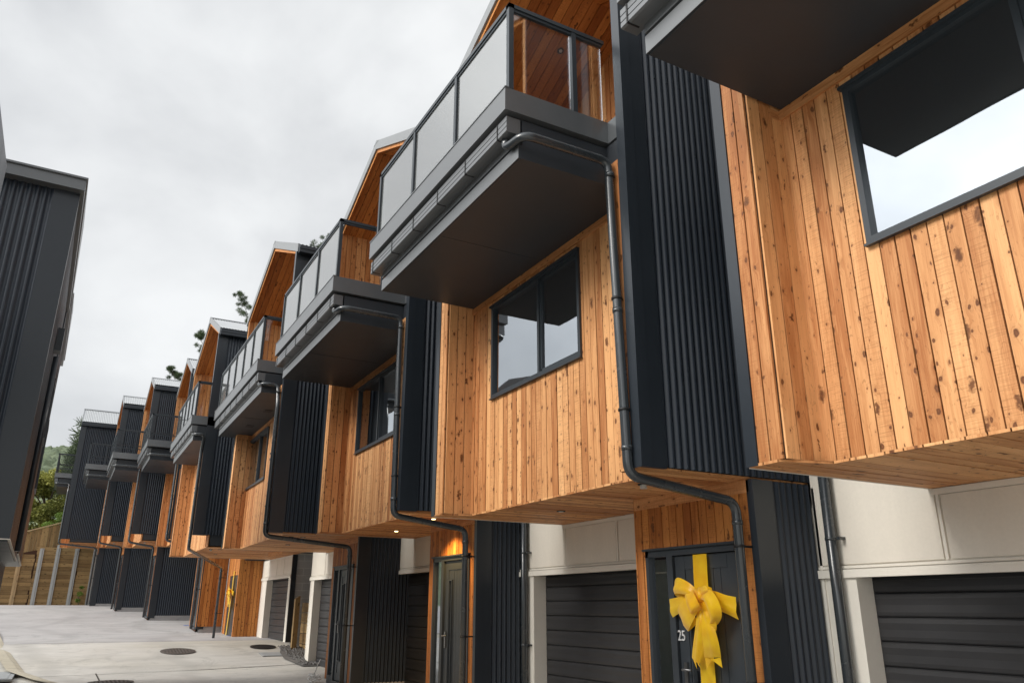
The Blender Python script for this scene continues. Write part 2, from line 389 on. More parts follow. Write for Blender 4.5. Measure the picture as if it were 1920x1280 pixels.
def house(name_label, X, Y, Z, **kw):
    p = dict(T); p.update(kw)
    W, t, r, g, px = p['W'], p['t'], p['r'], p['g'], p['px']
    gb = p.get('gb', -H0)                  # local z of the ground at this house
    H = thing('townhouse', (X, Y, Z-H0), name_label, 'townhouse', 'terraced townhouses in the row')
    def B(mb, name, m, parent=H): return mb.build(name, M[m], parent, ORG)
    zb0, zf0, zf1, zr = p['zb0'], p['zf0'], p['zf1'], p['zr']
    D = p['deep']; ev, pk = p['ev'], p['pk']; ym = W/2
    roofz = lambda y: ev+(pk-ev)*(1-abs(y-ym)/ym)
    # --- box front: recessed boards between two fins
    mb = MB(); w0, w1, wz0, wz1 = p['win']
    # across runs from the far fin to the near fin so boards face -X
    mb.boards((r, W-t, 0), (0, -1, 0), (0, 0, 1), (-1, 0, 0), W-2*t, zb0+.18, holes=[(W-t-w1, W-t-w0, wz0, wz1)])
    mb.box(r+.001, r+.05, t, w0, -.0, zb0+.2, -1, skip='x'); 
    B(mb, 'front_cladding', 'cedar')
    mb = MB(); mb.box(r-.045, r-.024, t, W-t, zb0-.10, zb0-.002, .3)
    mb.box(0.01, r-.045, W-t-.02, W-t, zb0-.10, zb0-.002, .3)
    B(mb, 'top_trim', 'cedar')
    # far fin: inner return, front strip
    mb = MB()
    mb.boards((0, W-t, 0), (1, 0, 0), (0, 0, 1), (0, -1, 0), r, zb0+.2, bw=.15)
    mb.boards((0, W-.11, 0), (0, -1, 0), (0, 0, 1), (-1, 0, 0), t-.11, zb0+.5, bw=.125)
    mb.box(.001, r, W-t+.001, W-.02, .001, zb0+.5, -1, skip='y')
    B(mb, 'far_fin', 'cedar')
    mb = MB(); mb.box(-.035, .02, W-.11, W+.012, -.02, zf1); mb.box(-.033, D, W-.015, W+.014, -.02, roofz(W)-.12)
    B(mb, 'far_flashing', 'flash')
    # near fin
    zi = p['zi']
    mb = MB(); mb.boards((0, t, zi), (0, -1, 0), (0, 0, 1), (-1, 0, 0), t-.11, zb0+.2-zi, bw=.125)
    mb.boards((r, t+.001, zi), (-1, 0, 0), (0, 0, 1), (0, 1, 0), r, zb0-zi, bw=.15)
    mb.box(.001, r, .03, t-.001, zi, zb0+.2, -1, skip='')
    if zi > .05: mb.boards((r+.02, 0.02, 0), (0, 1, 0), (0, 0, 1), (-1, 0, 0), t, zi)
    B(mb, 'near_fin', 'cedar')
    mb = MB(); mb.box(-.04, .10, -.03, .11, zi-.02, ev-.1); mb.box(.09, .27, -.026, .02, zi-.02, ev-.1)
    B(mb, 'corner_flashing', 'flash')
    mb = MB()
    if p.get('woodside'):
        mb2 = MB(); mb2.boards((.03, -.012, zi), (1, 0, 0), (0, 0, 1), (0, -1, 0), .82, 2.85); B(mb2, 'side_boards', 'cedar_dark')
        mb.corr((.85, 0, zi), (1, 0, 0), (0, 0, 1), (0, -1, 0), D-.85, ev-zi-.1)
        mb.corr((.26, 0, 2.85), (1, 0, 0), (0, 0, 1), (0, -1, 0), .6, ev-2.95)
    else:
        mb.corr((.26, 0, zi), (1, 0, 0), (0, 0, 1), (0, -1, 0), D-.26, ev-zi-.1)
    sw = B(mb, 'side_cladding', 'metal')
    mb = MB()       # screws on the crests
    for zz in (zi+.12, zi+1.0, zi+1.9, zi+2.8, zi+3.7, zi+4.6, zi+5.5):
        if X > 4.5:
            for k in range(2, 26, 2):
                c = (.26+.091*(k+.25), -.0135, zz); mb.disc((0, 0, 0), .012, .012, 8)
                nv = 16; V = mb.v[-2*8-8*4:]; b = len(mb.v)-len(V)
                for i in range(b, len(mb.v)):
                    x, y, z = mb.v[i]; mb.v[i] = (c[0]+x, c[1]-z, c[2]+y)
    if mb.v: mb.build('screws', M['flash'], sw, ORG)
    # body behind the claddings
    mb = MB(); mb.box(r+.05, D-.1, .04, W-.02, .03, zf1-.1); mb.box(D-.1, D, .02, W-.02, .03, ev-.2)
    mb.box(2.3, D-.1, .04, W-.02, zf1-.1, ev-.3); mb.box(.02, D, .03, .05, zi+.02, ev-.15)
    B(mb, 'inner_walls', 'soffit')
    # --- wood soffit under the box
    mb = MB()
    mb.boards((-.02+r*0, .02, -.001), (0, 1, 0), (1, 0, 0), (0, 0, -1), W-.03, g+.05, bw=.15, bot=lambda a: (r-.01) if (t < a < W-t and zi < .05) or (a < t and zi > .05) or (t < a < W-t) else -.01)
    mb.box(px-.03, px-.005, .03, p['pd'], -.16, -.025, .4)
    so = B(mb, 'soffit', 'cedar')
    mb = MB(); mb.box(-.02, g, W-.012, W+.002, -.028, -.002); B(mb, 'soffit_edge_strip', 'trimw')
    for (lx, ly, kind) in ((1.22, 3.38, 'd'), (.67, .85, 's'), (.95, .83, 'd')):
        mb = MB(); mb.disc((lx, ly, -.034), .062, .010, 20); nm = 'sensor_light' if kind == 's' else 'downlight'
        f = B(mb, nm, 'black'); mb = MB(); mb.disc((lx, ly, -.038 if kind == 'd' else -.075), .038, .006 if kind == 'd' else .045, 16)
        mb.build('lens', M['lamp'] if (p['lit'] and kind == 'd') else M['lens'], f, ORG)
    # --- window
    mb = MB(); fw = .042; x0, x1 = r-.05, r+.06
    ms = w0+(w1-w0)*.42
    for (a, b, c, d) in ((w0-.01, w1+.01, wz0-.01, wz0+fw), (w0-.01, w1+.01, wz1-fw, wz1+.01), (w0-.01, w0+fw, wz0+fw, wz1-fw), (w1-fw, w1+.01, wz0+fw, wz1-fw), (ms-fw*.6, ms+fw*.6, wz0+fw, wz1-fw)):
        mb.box(x0, x1, a, b, c, d)
    for (a, b, c, d) in ((w0+fw, ms-.035, wz0+fw, wz0+fw+.035), (w0+fw, ms-.035, wz1-fw-.035, wz1-fw), (w0+fw, w0+fw+.03, wz0+fw, wz1-fw), (ms-.06, ms-.024, wz0+fw, wz1-fw)):
        mb.box(x0+.02, x1, a, b, c, d)
    mb.box(x0-.03, x0+.02, w0-.03, w1+.03, wz1-.004, wz1+.022)
    mb.box(x0-.02, x0+.02, w0-.02, w1+.02, wz0-.03, wz0-.011)
    wn = B(mb, 'window', 'frame')
    for a, b in ((w0+fw, ms-.03), (ms+.03, w1-fw)):
        mb = MB(); mb.face([(r-.005, b, wz0+fw), (r-.005, a, wz0+fw), (r-.005, a, wz1-fw), (r-.005, b, wz1-fw)]); mb.build('pane', M['winglass'], wn, ORG)
    mb = MB(); mb.box(r+.07, r+.10, w0, w1, wz0, wz1); mb.build('room_behind', M['interior'], wn, ORG)
    # --- balcony
    bx, (y0, y1), fx, (f0, f1) = p['bx'], p['by'], p['fx'], p['fy']
    mb = MB()
    mb.box(bx+.006, r-.01, y0, y1, zb0, zb0+.17)
    mb.box(bx+.05, r-.01, y0+.004, y1-.004, zb0+.17, zf0-.035)
    mb.box(.012, r, 0.112, y0, zb0+.18, zf0-.035)
    bl = B(mb, 'balcony', 'soffit')
    mb = MB(); mb.box(fx, r-.01, f0, f1, zf0, zf1); mb.box(.010, r-.01, .112, f0, zf0, zf1)
    mb.box(fx-.008, fx+.05, f0-.008, f1+.008, zf1-.002, zf1+.012)
    mb.box(r-.01, 2.3, .06, W-.06, zf1-.25, zf1-.04)
    mb.box(bx, bx+.004, y0, y1, zb0, zb0+.17); mb.box(bx+.0, bx+.05, y0, y1, zb0+.205, zb0+.285)  # first sheet: balcony front lip in lighter grey, light on that side painted in
    mb.build('fascia', M['gutter'], bl, ORG)
    # gutter: stepped profile with clips
    mb = MB(); ga, gbz = zf0-.045, zf0-.235
    xo = fx+.045
    prof = [(xo+.17, ga), (xo, ga), (xo, ga-.058), (xo+.012, ga-.062), (xo+.012, ga-.066), (xo, ga-.07), (xo, ga-.122), (xo+.012, ga-.126), (xo+.012, ga-.130), (xo, ga-.134), (xo, gbz+.01), (xo+.02, gbz), (xo+.17, gbz)]
    gy0, gy1 = y0+.0, f1+.02
    mb.prism([(a, gy0, b) for a, b in prof], (0, gy1-gy0, 0))
    gt = mb.build('gutter', M['gutter'], bl, ORG)
    n = max(2, int((gy1-gy0)/.78))
    for k in range(n+1):
        mb = MB(); yy = gy0+.2+k*(gy1-gy0-.3)/n; mb.box(xo-.007, xo+.12, yy, yy+.016, gbz-.004, ga+.002)
        mb.build('gutter_clip', M['black'], bl, ORG)
    mb = MB(); ymid = (y0+y1)/2; mb.box(bx+.03, r-.03, ymid-.012, ymid+.012, zb0-.004, zb0+.001); mb.box(bx+.02, bx+.035, y0+.01, y1-.01, zb0-.006, zb0+.001); mb.build('soffit_joint', M['frame'], bl, ORG)
    if p.get('vents'):
        for a in p['vents']:
            mb = MB(); mb.box(a[0], a[0]+.2, a[1], a[1]+.3, zb0-.008, zb0-.001); mb.build('vent', M['black'], bl, ORG)
    # railing
    rx, (q0, q1) = p['rx'], p['ry']; nb = p['posts']; pw = .05
    rails = MB(); rails.box(rx-.035, rx+.035, q0-.035, q1+.035, zr-.05, zr); rails.box(rx-.035, 0.0 if True else .4, q0-.035, q0+.035, zr-.05, zr-.001)
    rails.box(rx-.035, .05, q1-.035, q1+.035, zr-.05, zr-.001)
    rails.box(rx-.02, rx+.02, q0, q1, zr-.085, zr-.05); rails.box(rx, -.02, q0-.02, q0+.02, zr-.085, zr-.05)
    if p['rails'] == 'bars':
        rails.box(rx-.02, 0, q0-.02, q0+.02, zf1+.22, zf1+.26)
    rails.build('handrail', M['frame'], bl, ORG)
    ys = [q0+(q1-q0)*k/(nb-1) for k in range(nb)]
    for k, yy in enumerate(ys):
        mb = MB(); mb.box(rx-.03, rx+.03, yy-.03, yy+.03, zf1, zr-.05); mb.build('railing_post', M['frame'], bl, ORG)
    xm = rx+(0-rx)*.66
    if p['rails'] == 'glass' or fx < -1:
        for xx in ((xm,) if fx < -1 else ()):
            mb = MB(); mb.box(xx-.03, xx+.03, q0-.03, q0+.03, zf1, zr-.05); mb.build('railing_post', M['frame'], bl, ORG)
    for k in range(nb-1):
        a, b = ys[k]+.05, ys[k+1]-.05
        mb = MB(); mb.box(rx-.006, rx+.006, a, b, zf1+.03, zr-.07); mb.build('glass_panel', M['frontglass'], bl, ORG)
    if p['rails'] == 'glass':
        for a, b in (((rx+.05, xm-.05), (xm+.05, -.04)) if fx < -1 else ((rx+.05, -.03),)):
            mb = MB(); mb.box(a, b, q0-.006, q0+.006, zf1+.03, zr-.07); mb.build('glass_panel', M['railglass'], bl, ORG)
    else:
        n = 11
        for k in range(1, n):
            mb = MB(); xx = rx+(0-rx)*k/n; mb.box(xx-.009, xx+.009, q0-.009, q0+.009, zf1, zr-.085)
            mb.build('baluster', M['frame'], bl, ORG)
    # --- upper storey under the gable
    mb = MB(); xb = 2.3
    mb.boards((0.0, W-.12, zf1-.02), (1, 0, 0), (0, 0, 1), (0, -1, 0), xb, roofz(W-.12)-zf1-.12)
    mb.boards((xb, .12, zf1-.02), (-1, 0, 0), (0, 0, 1), (0, 1, 0), xb, roofz(.12)-zf1-.12)
    mb.box(-.012, .0, .03, .12, zf1+.012, roofz(.1)-.2, .9); mb.box(-.012, .0, W-.12, W-.03, zf1, roofz(.1)-.2, .9)
    mb.boards((xb, W-.14, zf1), (0, -1, 0), (0, 0, 1), (-1, 0, 0), W-.28, 1, top=lambda a: roofz(W-.14-a)-zf1-.14, holes=[(W-.28-1.9, W-.28-.35, 0, 2.65)])
    B(mb, 'upper_linings', 'cedar')
    mb = MB()
    sl = math.hypot(ym, pk-ev); cy, cz = ym/sl, (pk-ev)/sl
    th = .16
    mb.boards((0.0, .1, roofz(.1)-th-.04), (1, 0, 0), (0, cy, cz), (0, cz, -cy), xb, sl*(ym-.1)/ym, bw=.17)
    mb.boards((0.0, W-.1, roofz(.1)-th-.04), (1, 0, 0), (0, -cy, cz), (0, -cz, -cy), xb, sl*(ym-.1)/ym, bw=.17)
    # pale timber under the barge
    for s_ in (0, 1):
        pts = [(-.004, .03, roofz(.03)-th-.10), (-.004, ym, pk-th-.10), (-.004, ym, pk-th-.0), (-.004, .03, roofz(.03)-th)]
        if s_: pts = [(x, W-y, z) for x, y, z in pts]
        mb.prism(pts, (.02, 0, 0), .95)
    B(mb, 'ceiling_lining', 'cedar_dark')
    mb = MB(); mb.box(xb-.03, xb+.02, .49, 2.04, zf1, zf1+.07); mb.box(xb-.03, xb+.02, .49, 2.04, zf1+2.58, zf1+2.66)
    for yy in (.49, 1.23, 1.97): mb.box(xb-.03, xb+.02, yy, yy+.07, zf1+.07, zf1+2.58)
    sd = B(mb, 'sliding_door', 'frame')
    mb = MB(); mb.face([(xb-.01, 1.97, zf1+.07), (xb-.01, .55, zf1+.07), (xb-.01, .55, zf1+2.58), (xb-.01, 1.97, zf1+2.58)]); mb.build('pane', M['winglass'], sd, ORG)
    mb = MB(); mb.disc((0, 0, 0), .06, .02, 18)
    ylt, zlt = 3.4*W/5, roofz(3.4*W/5)-th-.05; mb.v = [(1.4+x, ylt+y*cy+z*cz*-1, zlt-y*cz-z*cy) for x, y, z in mb.v]; wl = B(mb, 'ceiling_light', 'black')
    mb = MB(); mb.disc((0, 0, 0), .03, .03, 14); mb.v = [(1.4+x, ylt+y*cy-z*cz, zlt-y*cz-z*cy) for x, y, z in mb.v]; mb.build('lens', M['lens'], wl, ORG)
    # roof
    mb = MB()
    pr = [(-.0, -.12, roofz(0)-.09), (0, ym, pk), (0, W+.1, roofz(0)-.08), (0, W+.1, roofz(0)-.08-th), (0, ym, pk-th), (0, -.12, roofz(0)-.09-th)]
    mb.prism(pr, (D+.1, 0, 0)); rf = B(mb, 'roof', 'soffit')
    mb = MB(); ov = .05
    mb.corr((-.03, ym, pk+.022), (1, 0, 0), (0, -cy, -cz), (0, -cz, cy), D+.1, sl+ov, pitch=.095, amp=.010, seg=6)
    mb.corr((-.03, ym, pk+.022), (1, 0, 0), (0, cy, -cz), (0, cz, cy), D+.1, sl+ov, pitch=.095, amp=.010, seg=6)
    mb.build('roofing', M['zinc'], rf, ORG)
    mb = MB()
    for s_ in (0, 1):
        pts = [(-.045, -.13, roofz(0)-.05-th-.04), (-.045, ym, pk-th-.01), (-.045, ym, pk+.05), (-.045, -.13, roofz(0)-.03)]
        if s_: pts = [(x, W-y, z) for x, y, z in pts]
        mb.prism(pts, (.04, 0, 0))
    mb.prism([(-.05, ym-.16, pk-.02), (-.05, ym, pk+.06), (-.05, ym+.16, pk-.02)], (D+.15, 0, 0))
    mb.build('barge_flashing', M['lightflash'], rf, ORG)
    mb = MB(); mb.prism([(-.02, -.13, ev-.11), (-.02, -.27, ev-.11), (-.02, -.27, ev-.2), (-.02, -.25, ev-.2), (-.02, -.25, ev-.29), (-.02, -.13, ev-.29)], (D, 0, 0))
    mb.box(0, D, -.13, -.01, ev-.26, ev-.1)
    mb.build('eave_gutter', M['flash'], rf, ORG)
    # --- downpipe
    ly = .22; mb = MB()
    gx = fx+.13
    zt = zf0-.33; zlow = -.02 if zi < .05 else -.02
    pth = [(gx, y0+.17, gbz+.02), (gx, y0+.17, zt), (gx+.04, ly, zt), (-.09, ly, zt), (-.09, .12, zlow-.07), (px-.2, .06, -.27), (px-.2, .06, gb+.05)]
    if fx > -1: pth = [(gx, y0+.17, gbz+.02), (gx, y0+.17, zt), (gx+.04, y0-.08, zt), (-.09, y0-.08, zt), (-.09, .12, zt-.5), (-.09, .12, zlow-.07), (px-.2, .06, -.27), (px-.2, .06, gb+.05)]
    if 'pipe_end' in p:
        ex, ey = p['pipe_end']; pth = pth[:-2]+[(ex, ey, -.35), (ex, ey, gb+.05)]
    mb.tube(pth, .05, 14, .13)
    lx_, ly_ = p.get('pipe_end', (px-.2, .06))
    for zz, (cx, cy_) in ((zb0-.02, (-.09, .2)), (1.6, (-.09, .17)), (.15, (-.09, .125)), (-.5, (lx_, ly_))):
        mb.tube([(cx, cy_, zz), (cx, cy_, zz+.05)], .056, 14)
    dp = B(mb, 'downpipe', 'pipe')
    for zz, (cx, cy_) in ((1.75, (-.09, .173)), (.55, (-.09, .14)), (-.72, (lx_, ly_)), (-2.0, (lx_, ly_))):
        mb = MB(); mb.box(cx, cx+.07 if cx < 0 else cx+.2, cy_-.012, cy_+.012, zz, zz+.022); mb.tube([(cx, cy_, zz-.002), (cx, cy_, zz+.024)], .06, 12)
        mb.build('bracket', M['black'], dp, ORG)
    # --- ground floor
    sg = px if p['ground'] != 'flush' else px
    if p['ground'] in ('door_near', 'flush'):
        mb = MB(); mb.box(px-.03, px+.10, -.03, .06, gb+.02, -.03); mb.box(px+.09, px+.26, -.026, .02, gb+.02, -.03); B(mb, 'lower_corner_flashing', 'flash')
        mb = MB(); mb.corr((px+.25, 0, gb+.12), (1, 0, 0), (0, 0, 1), (0, -1, 0), D-px-.25, -gb-.15); B(mb, 'lower_side_cladding', 'metal')
        mb = MB(); mb.box(px+.06, g+.3, .03, p['pd']-.01, gb-.4, -.03, skip='x'); mb.box(g+.3, D, .03, p['gend'], gb-.4, -.03); mb.box(px+.1, D, -.01, .1, gb-.5, gb+.13)
        B(mb, 'plinth', 'concrete2')
        pd = p['pd']; hz = -.66
        # portal boards round the door
        mb = MB(); d0, d1 = .24, 1.78
        mb.boards((px, pd, gb+.1), (0, -1, 0), (0, 0, 1), (-1, 0, 0), pd-.06, -gb-.12, holes=[(pd-d1, pd-d0, -.2, hz-gb-.1)])
        mb.box(px-.022, g+.2, pd, pd+.02, gb+.1, -.03, .5)
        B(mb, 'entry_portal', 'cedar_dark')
        # door set
        mb = MB(); xd = px-.005
        mb.box(xd-.03, xd+.1, d0, d0+.05, gb+.1, hz); mb.box(xd-.03, xd+.1, d1-.05, d1, gb+.1, hz); mb.box(xd-.03, xd+.1, d0, d1, hz-.07, hz)
        mb.box(xd-.03, xd+.1, 1.30, 1.40, gb+.1, hz-.07); mb.box(xd-.03, xd+.1, 1.40, d1-.05, gb+.1, gb+.2); mb.box(xd-.06, xd+.05, d0-.03, d1+.03, hz, hz+.025)
        mb.box(xd-.03, xd+.1, d0, d1, gb+.02, gb+.1)
        df = B(mb, 'door_frame', 'door')
        mb = MB(); xl = xd+.02
        za, zb_ = gb+.12, hz-.08
        # leaf with rails and a boarded field
        a0, a1 = d0+.06, 1.29; sa0, sa1 = .98, 1.08; sz0, sz1 = gb+.55, hz-.42
        cut = [(sa0, sa1, sz0, sz1)]
        mb.boards((xl, a1, za), (0, -1, 0), (0, 0, 1), (-1, 0, 0), .16, zb_-za, bw=.5, gap=.004, th=.02)
        mb.boards((xl, a0+.16, za), (0, -1, 0), (0, 0, 1), (-1, 0, 0), .16, zb_-za, bw=.5, gap=.004, th=.02)
        mb.boards((xl, a1-.16, za), (0, -1, 0), (0, 0, 1), (-1, 0, 0), a1-a0-.32, .16, bw=5, gap=.004, th=.02)
        mb.boards((xl, a1-.16, zb_-.15), (0, -1, 0), (0, 0, 1), (-1, 0, 0), a1-a0-.32, .15, bw=5, gap=.004, th=.02)
        mb.boards((xl, a1-.16, za+.16), (0, -1, 0), (0, 0, 1), (-1, 0, 0), a1-a0-.32, zb_-za-.31, bw=.115, gap=.006, th=.010, holes=[(a1-.16-sa1, a1-.16-sa0, sz0-za-.16, sz1-za-.16)])
        for (b0, b1, c0, c1) in ((sa0-.02, sa0, sz0, sz1), (sa1, sa1+.02, sz0, sz1), (sa0-.02, sa1+.02, sz0-.02, sz0), (sa0-.02, sa1+.02, sz1, sz1+.02)):
            mb.box(xl-.035, xl+.01, b0, b1, c0, c1)
        lf = B(mb, 'front_door', 'door')
        mb = MB(); mb.box(xl-.008, xl+.02, sa0, sa1, sz0, sz1); mb.build('door_glass', M['winglass'], lf, ORG)
        mb = MB(); mb.box(xl+.03, xl+.04, d0, d1, gb+.1, hz); mb.build('backing', M['black'], df, ORG)
        mb = MB(); mb.box(xl-.04, xl-.02, 1.17, 1.22, gb+1.15, gb+1.42); mb.tube([(xl-.03, 1.195, gb+1.35), (xl-.1, 1.195, gb+1.35), (xl-.1, 1.04, gb+1.35)], .013, 8, .02)
        mb.build('door_handle', M['chrome'], lf, ORG)
        mb = MB(); mb.box(xd+.02, xd+.03, 1.40, d1-.05, gb+.2, hz-.07); mb.build('sidelight', M['winglass'], df, ORG)
        mb = MB(); mb.box(xd+.027+.003, xd+.029+.003, 1.42, d1-.1, gb+.25, hz-1.1 if False else hz-.1); mb.build('blind', M['interior'], df, ORG)
        if p['number']:
            cu = bpy.data.curves.new('num', 'FONT'); cu.body = p['number']; cu.size = .155*S; cu.extrude = .004
            cu.align_x = 'CENTER'; to = bpy.data.objects.new('tmp', cu); COL.objects.link(to)
            bpy.context.view_layer.update()
            me = bpy.data.meshes.new_from_object(to.evaluated_get(bpy.context.evaluated_depsgraph_get()))
            bpy.data.objects.remove(to)
            me.materials.clear(); me.materials.append(M['number'])
            no = bpy.data.objects.new('house_number', me); COL.objects.link(no); no.parent = lf
            no.rotation_euler = (math.pi/2, 0, -math.pi/2); no.scale = (.82, 1, 1)
            no.location = ((xl-.026)*S, 1.245*S, (-1.64+H0)*S)
        ga0, ga1 = pd+.02, p['gend']; rev = ga1-.47
    else:
        ga0, ga1, rev = p['gspan']
    # garage wall: panels with shadow gaps, lintel, columns, door
    hd = -.76
    mb = MB(); gap = .018
    js = [ga0]+[y for y in p.get('joints', (3.55, 4.95)) if ga0+.1 < y < ga1-.1]+[ga1]
    tp = -.05
    for k in range(len(js)-1):
        mb.box(g-.02, g+.06, js[k]+gap, js[k+1]-gap-.03, hd+.10, (tp-.04) if js[k] < W-.2 else .36)
    B(mb, 'garage_wall_panels', 'white')
    mb = MB(); mb.box(g-.0, g+.08, ga0, ga1, hd+.02, tp+.01)
    mb.box(g-.022, g+.02, ga0, W, tp-.035, tp+.02); mb.box(g, g+.08, W, ga1, tp, .38)
    for y in js[1:-1]: mb.box(g-.026, g+.02, y-.03+gap*0, y, hd+.10, tp-.036)
    mb.box(g-.05, g+.06, ga0, ga1-.02, hd-.03, hd+.05); mb.box(g-.028, g+.06, ga0, ga1, hd+.06, hd+.085)
    mb.box(g-.02, g+.22, rev, ga1-.12, gb+.02, hd-.03)
    mb.box(g-.005, g+.18, ga1-.12, ga1-.012, gb+.02, tp); mb.box(g-.02, g+.2, ga1-.08, ga1-.045, gb+.02, tp+.2)
    if p['ground'] == 'garage_near': mb.box(g-.02, g+.22, ga0, ga0+.3, gb+.02, hd-.03)
    mb.box(g, g+1, ga0, ga1, tp+.02, .3)
    B(mb, 'garage_surround', 'trimw')
    mb = MB(); zz = gb+.03; sh = .228
    while zz < hd-.02:
        z1 = min(zz+sh, hd-.01)
        mb.prism([(g+.235, ga0, zz+.006), (g+.221, ga0, zz+.02), (g+.215, ga0, zz+.05), (g+.220, ga0, zz+.115), (g+.215, ga0, z1-.05), (g+.222, ga0, z1-.012), (g+.235, ga0, z1), (g+.26, ga0, z1), (g+.26, ga0, zz)], (0, rev-ga0-.005, 0))
        zz += sh
    B(mb, 'garage_door', 'garage')
    if p.get('wallpipe'):
        mb = MB(); mb.tube([(g-.11, 6.1, gb+.25), (g-.11, 6.1, .6)], .055, 14)
        for q in (-.42, -1.9): mb.tube([(g-.11, 6.1, q), (g-.11, 6.1, q+.03)], .061, 12); mb.box(g-.11, g, 5.99, 6.03, q, q+.03)
        dw = B(mb, 'wall_downpipe', 'pipe')
        mb = MB(); mb.tube([(g-.11, 6.1, gb-.1), (g-.11, 6.1, gb+.26)], .066, 14); mb.build('pipe_shoe', M['pvcwhite'], dw, ORG)
    return H, ORG, p

def gy(y):
    pts = [(-60, -2.6), (0, -2.2), (6, -2.02), (12, -1.86), (18, -1.74), (25, -1.68), (29, -1.18), (35, -1.02), (41, -.58), (47, -.24), (53, .04), (60, .12), (90, .2)]
    for (a, b), (c, d) in zip(pts, pts[1:]):
        if y <= c: return b+(d-b)*max(0, (y-a)/(c-a))
    return pts[-1][1]

houses = {}
def mk(k, label, X, Y, Z, **kw):
    kw.setdefault('gb', gy(Y+1.5)-Z)
    houses[k] = (house(label, X, Y, Z, **kw), X, Y, Z)
mk('A', 'nearest townhouse, cut off by the right edge of the photo, with its wide window', 4.69, -.51, 1.08, wallpipe=True)
mk('B', 'townhouse with the number 25 door behind a big yellow bow', 4.708, 5.871, 1.297, number='25', wallpipe=True)
mk('C', 'townhouse whose lit downlight makes the boards over its grey door glow orange', 4.725, 12.268, 1.535, lit=True, wallpipe=True)
mk('D', 'townhouse with two dark vents under its balcony, beside the gravel bed with timber posts', 3.90, 18.085, 1.60, W=6.0, bx=-.46, by=(.39, 6.2), fx=-.61, fy=(.40, 6.5), rx=-.53, ry=(.46, 6.3), posts=6,
   g=3.1, px=2.08, gend=7.75, joints=(4.6, 6.2), win=(3.3, 5.75, 1.65, 3.05), ev=7.05, pk=8.38, vents=((0.02, 2.1), (-.03, 4.15)))
mk('E', 'townhouse just past the gravel bed, with a grey block wall at its foot', 3.35, 26.147, 1.775, W=5.76, zi=.35, bx=-.41, by=(.0, 4.95), fx=-.53, fy=(-.03, 5.5), rx=-.43, ry=(.02, 4.9), posts=6,
   g=3.65, px=2.75, gspan=(2.25, 6.9, 5.95), joints=(3.4, 4.5), ground='garage_near', ev=7.1, pk=8.37, gb=-1.14-1.775, rails='glass', pipe_end=(1.95, 6.3))
mk('F', 'townhouse with an unpainted timber side panel, half hidden beyond the second bow', 3.615, 35.587, 2.69, W=5.1, zi=.0, by=(.46, 4.2), fy=(.2, 5.1), posts=5, woodside=True, rails='bars', ground='flush', px=1.5, ev=7.3)
mk('G', 'townhouse third from the far end of the row, dark side wall facing the camera', 2.551, 41.02, 2.953, W=5.4, zi=.3, by=(.42, 4.4), fy=(.23, 5.3), posts=5, rails='bars', ground='flush', px=1.2, ev=7.5, pk=8.5)
mk('H', 'townhouse second from the far end, its bar railing seen against the last dark wall', 1.528, 47.456, 3.307, W=5.2, zi=.3, by=(.44, 4.4), fy=(.3, 4.7), posts=5, rails='bars', ground='flush', px=1.2, ev=7.5, pk=8.5)
mk('I', 'farthest townhouse of the row, tall dark ribbed side next to the plank retaining wall', -.39, 53.6, 3.60, W=5.2, zi=.2, by=(.5, 4.4), fy=(.4, 4.7), posts=5, rails='bars', ground='flush', px=2.1, ev=7.2, pk=8.5, bx=-.75, fx=-.95, rx=-.9, g=3.1)

# E: entrance porch beside its garage
(Hh, _, pE), XE, YE, ZE = houses['E']
def BE(mb, name, m, parent=Hh): return mb.build(name, M[m], parent, ORG)
gbE = pE['gb']
mb = MB(); mb.boards((2.75, 6.9, gbE+.05), (1, 0, 0), (0, 0, 1), (0, -1, 0), .9, -gbE); mb.box(2.76, 3.7, 6.902, 7.1, gbE, 0, -1)
mb.boards((2.75, 9.4, gbE+.05), (0, -1, 0), (0, 0, 1), (-1, 0, 0), 2.5, -gbE+.1, holes=[(.75, 2.35, -.1, 2.3)])
BE(mb, 'entry_portal', 'cedar_dark')
mb = MB(); mb.box(2.74, 2.8, 7.05, 8.65, gbE+.05, gbE+2.35); dfE = BE(mb, 'front_door', 'door')
mb = MB(); mb.box(2.70, 2.74, 7.1, 7.16, gbE+1.0, gbE+1.3); mb.build('door_handle', M['chrome'], dfE, ORG)
mb = MB(); mb.box(3.63, 3.80, 2.2, 2.26, gbE+.02, -.02); BE(mb, 'lower_corner_flashing', 'flash')
mb = MB(); mb.box(3.80, 9, 2.24, 2.35, gbE-.8, -.02, skip='y'); mb.face([(3.80, 2.24, gbE-.8), (9, 2.24, gbE-.8), (9, 2.24, -.02), (3.80, 2.24, -.02)], [(0, 0), (4.16, 0), (4.16, 2.96), (0, 2.96)]); BE(mb, 'block_wall', 'block')
mb = MB(); mb.box(2.9, 3.7, 6.8, 10, -.02, .3); BE(mb, 'porch_roof', 'soffit')
# D: back of the passage
mb = MB(); mb.box(3.1+2.5, 3.1+2.6, 7.7, 10.4, gy(27)-1.6-.3, -.02)
(Hd, _, pD), XD, YD, ZD = houses['D']
mb.build('passage_wall', M['block'], Hd, ORG)
# F: timber-clad lower side and grey post
(Hf, _, pF), XF, YF, ZF = houses['F']
gbF = pF['gb']
mb = MB(); mb.boards((1.5, -.05, gbF+.12), (1, 0, 0), (0, 0, 1), (0, -1, 0), .95, -gbF-.14)
mb.build('lower_side_boards', M['cedar_dark'], Hf, ORG)
mb = MB(); mb.box(2.46, 2.62, -.2, -.05, gbF-.3, -.02); mb.build('concrete_post', M['concrete2'], Hf, ORG)

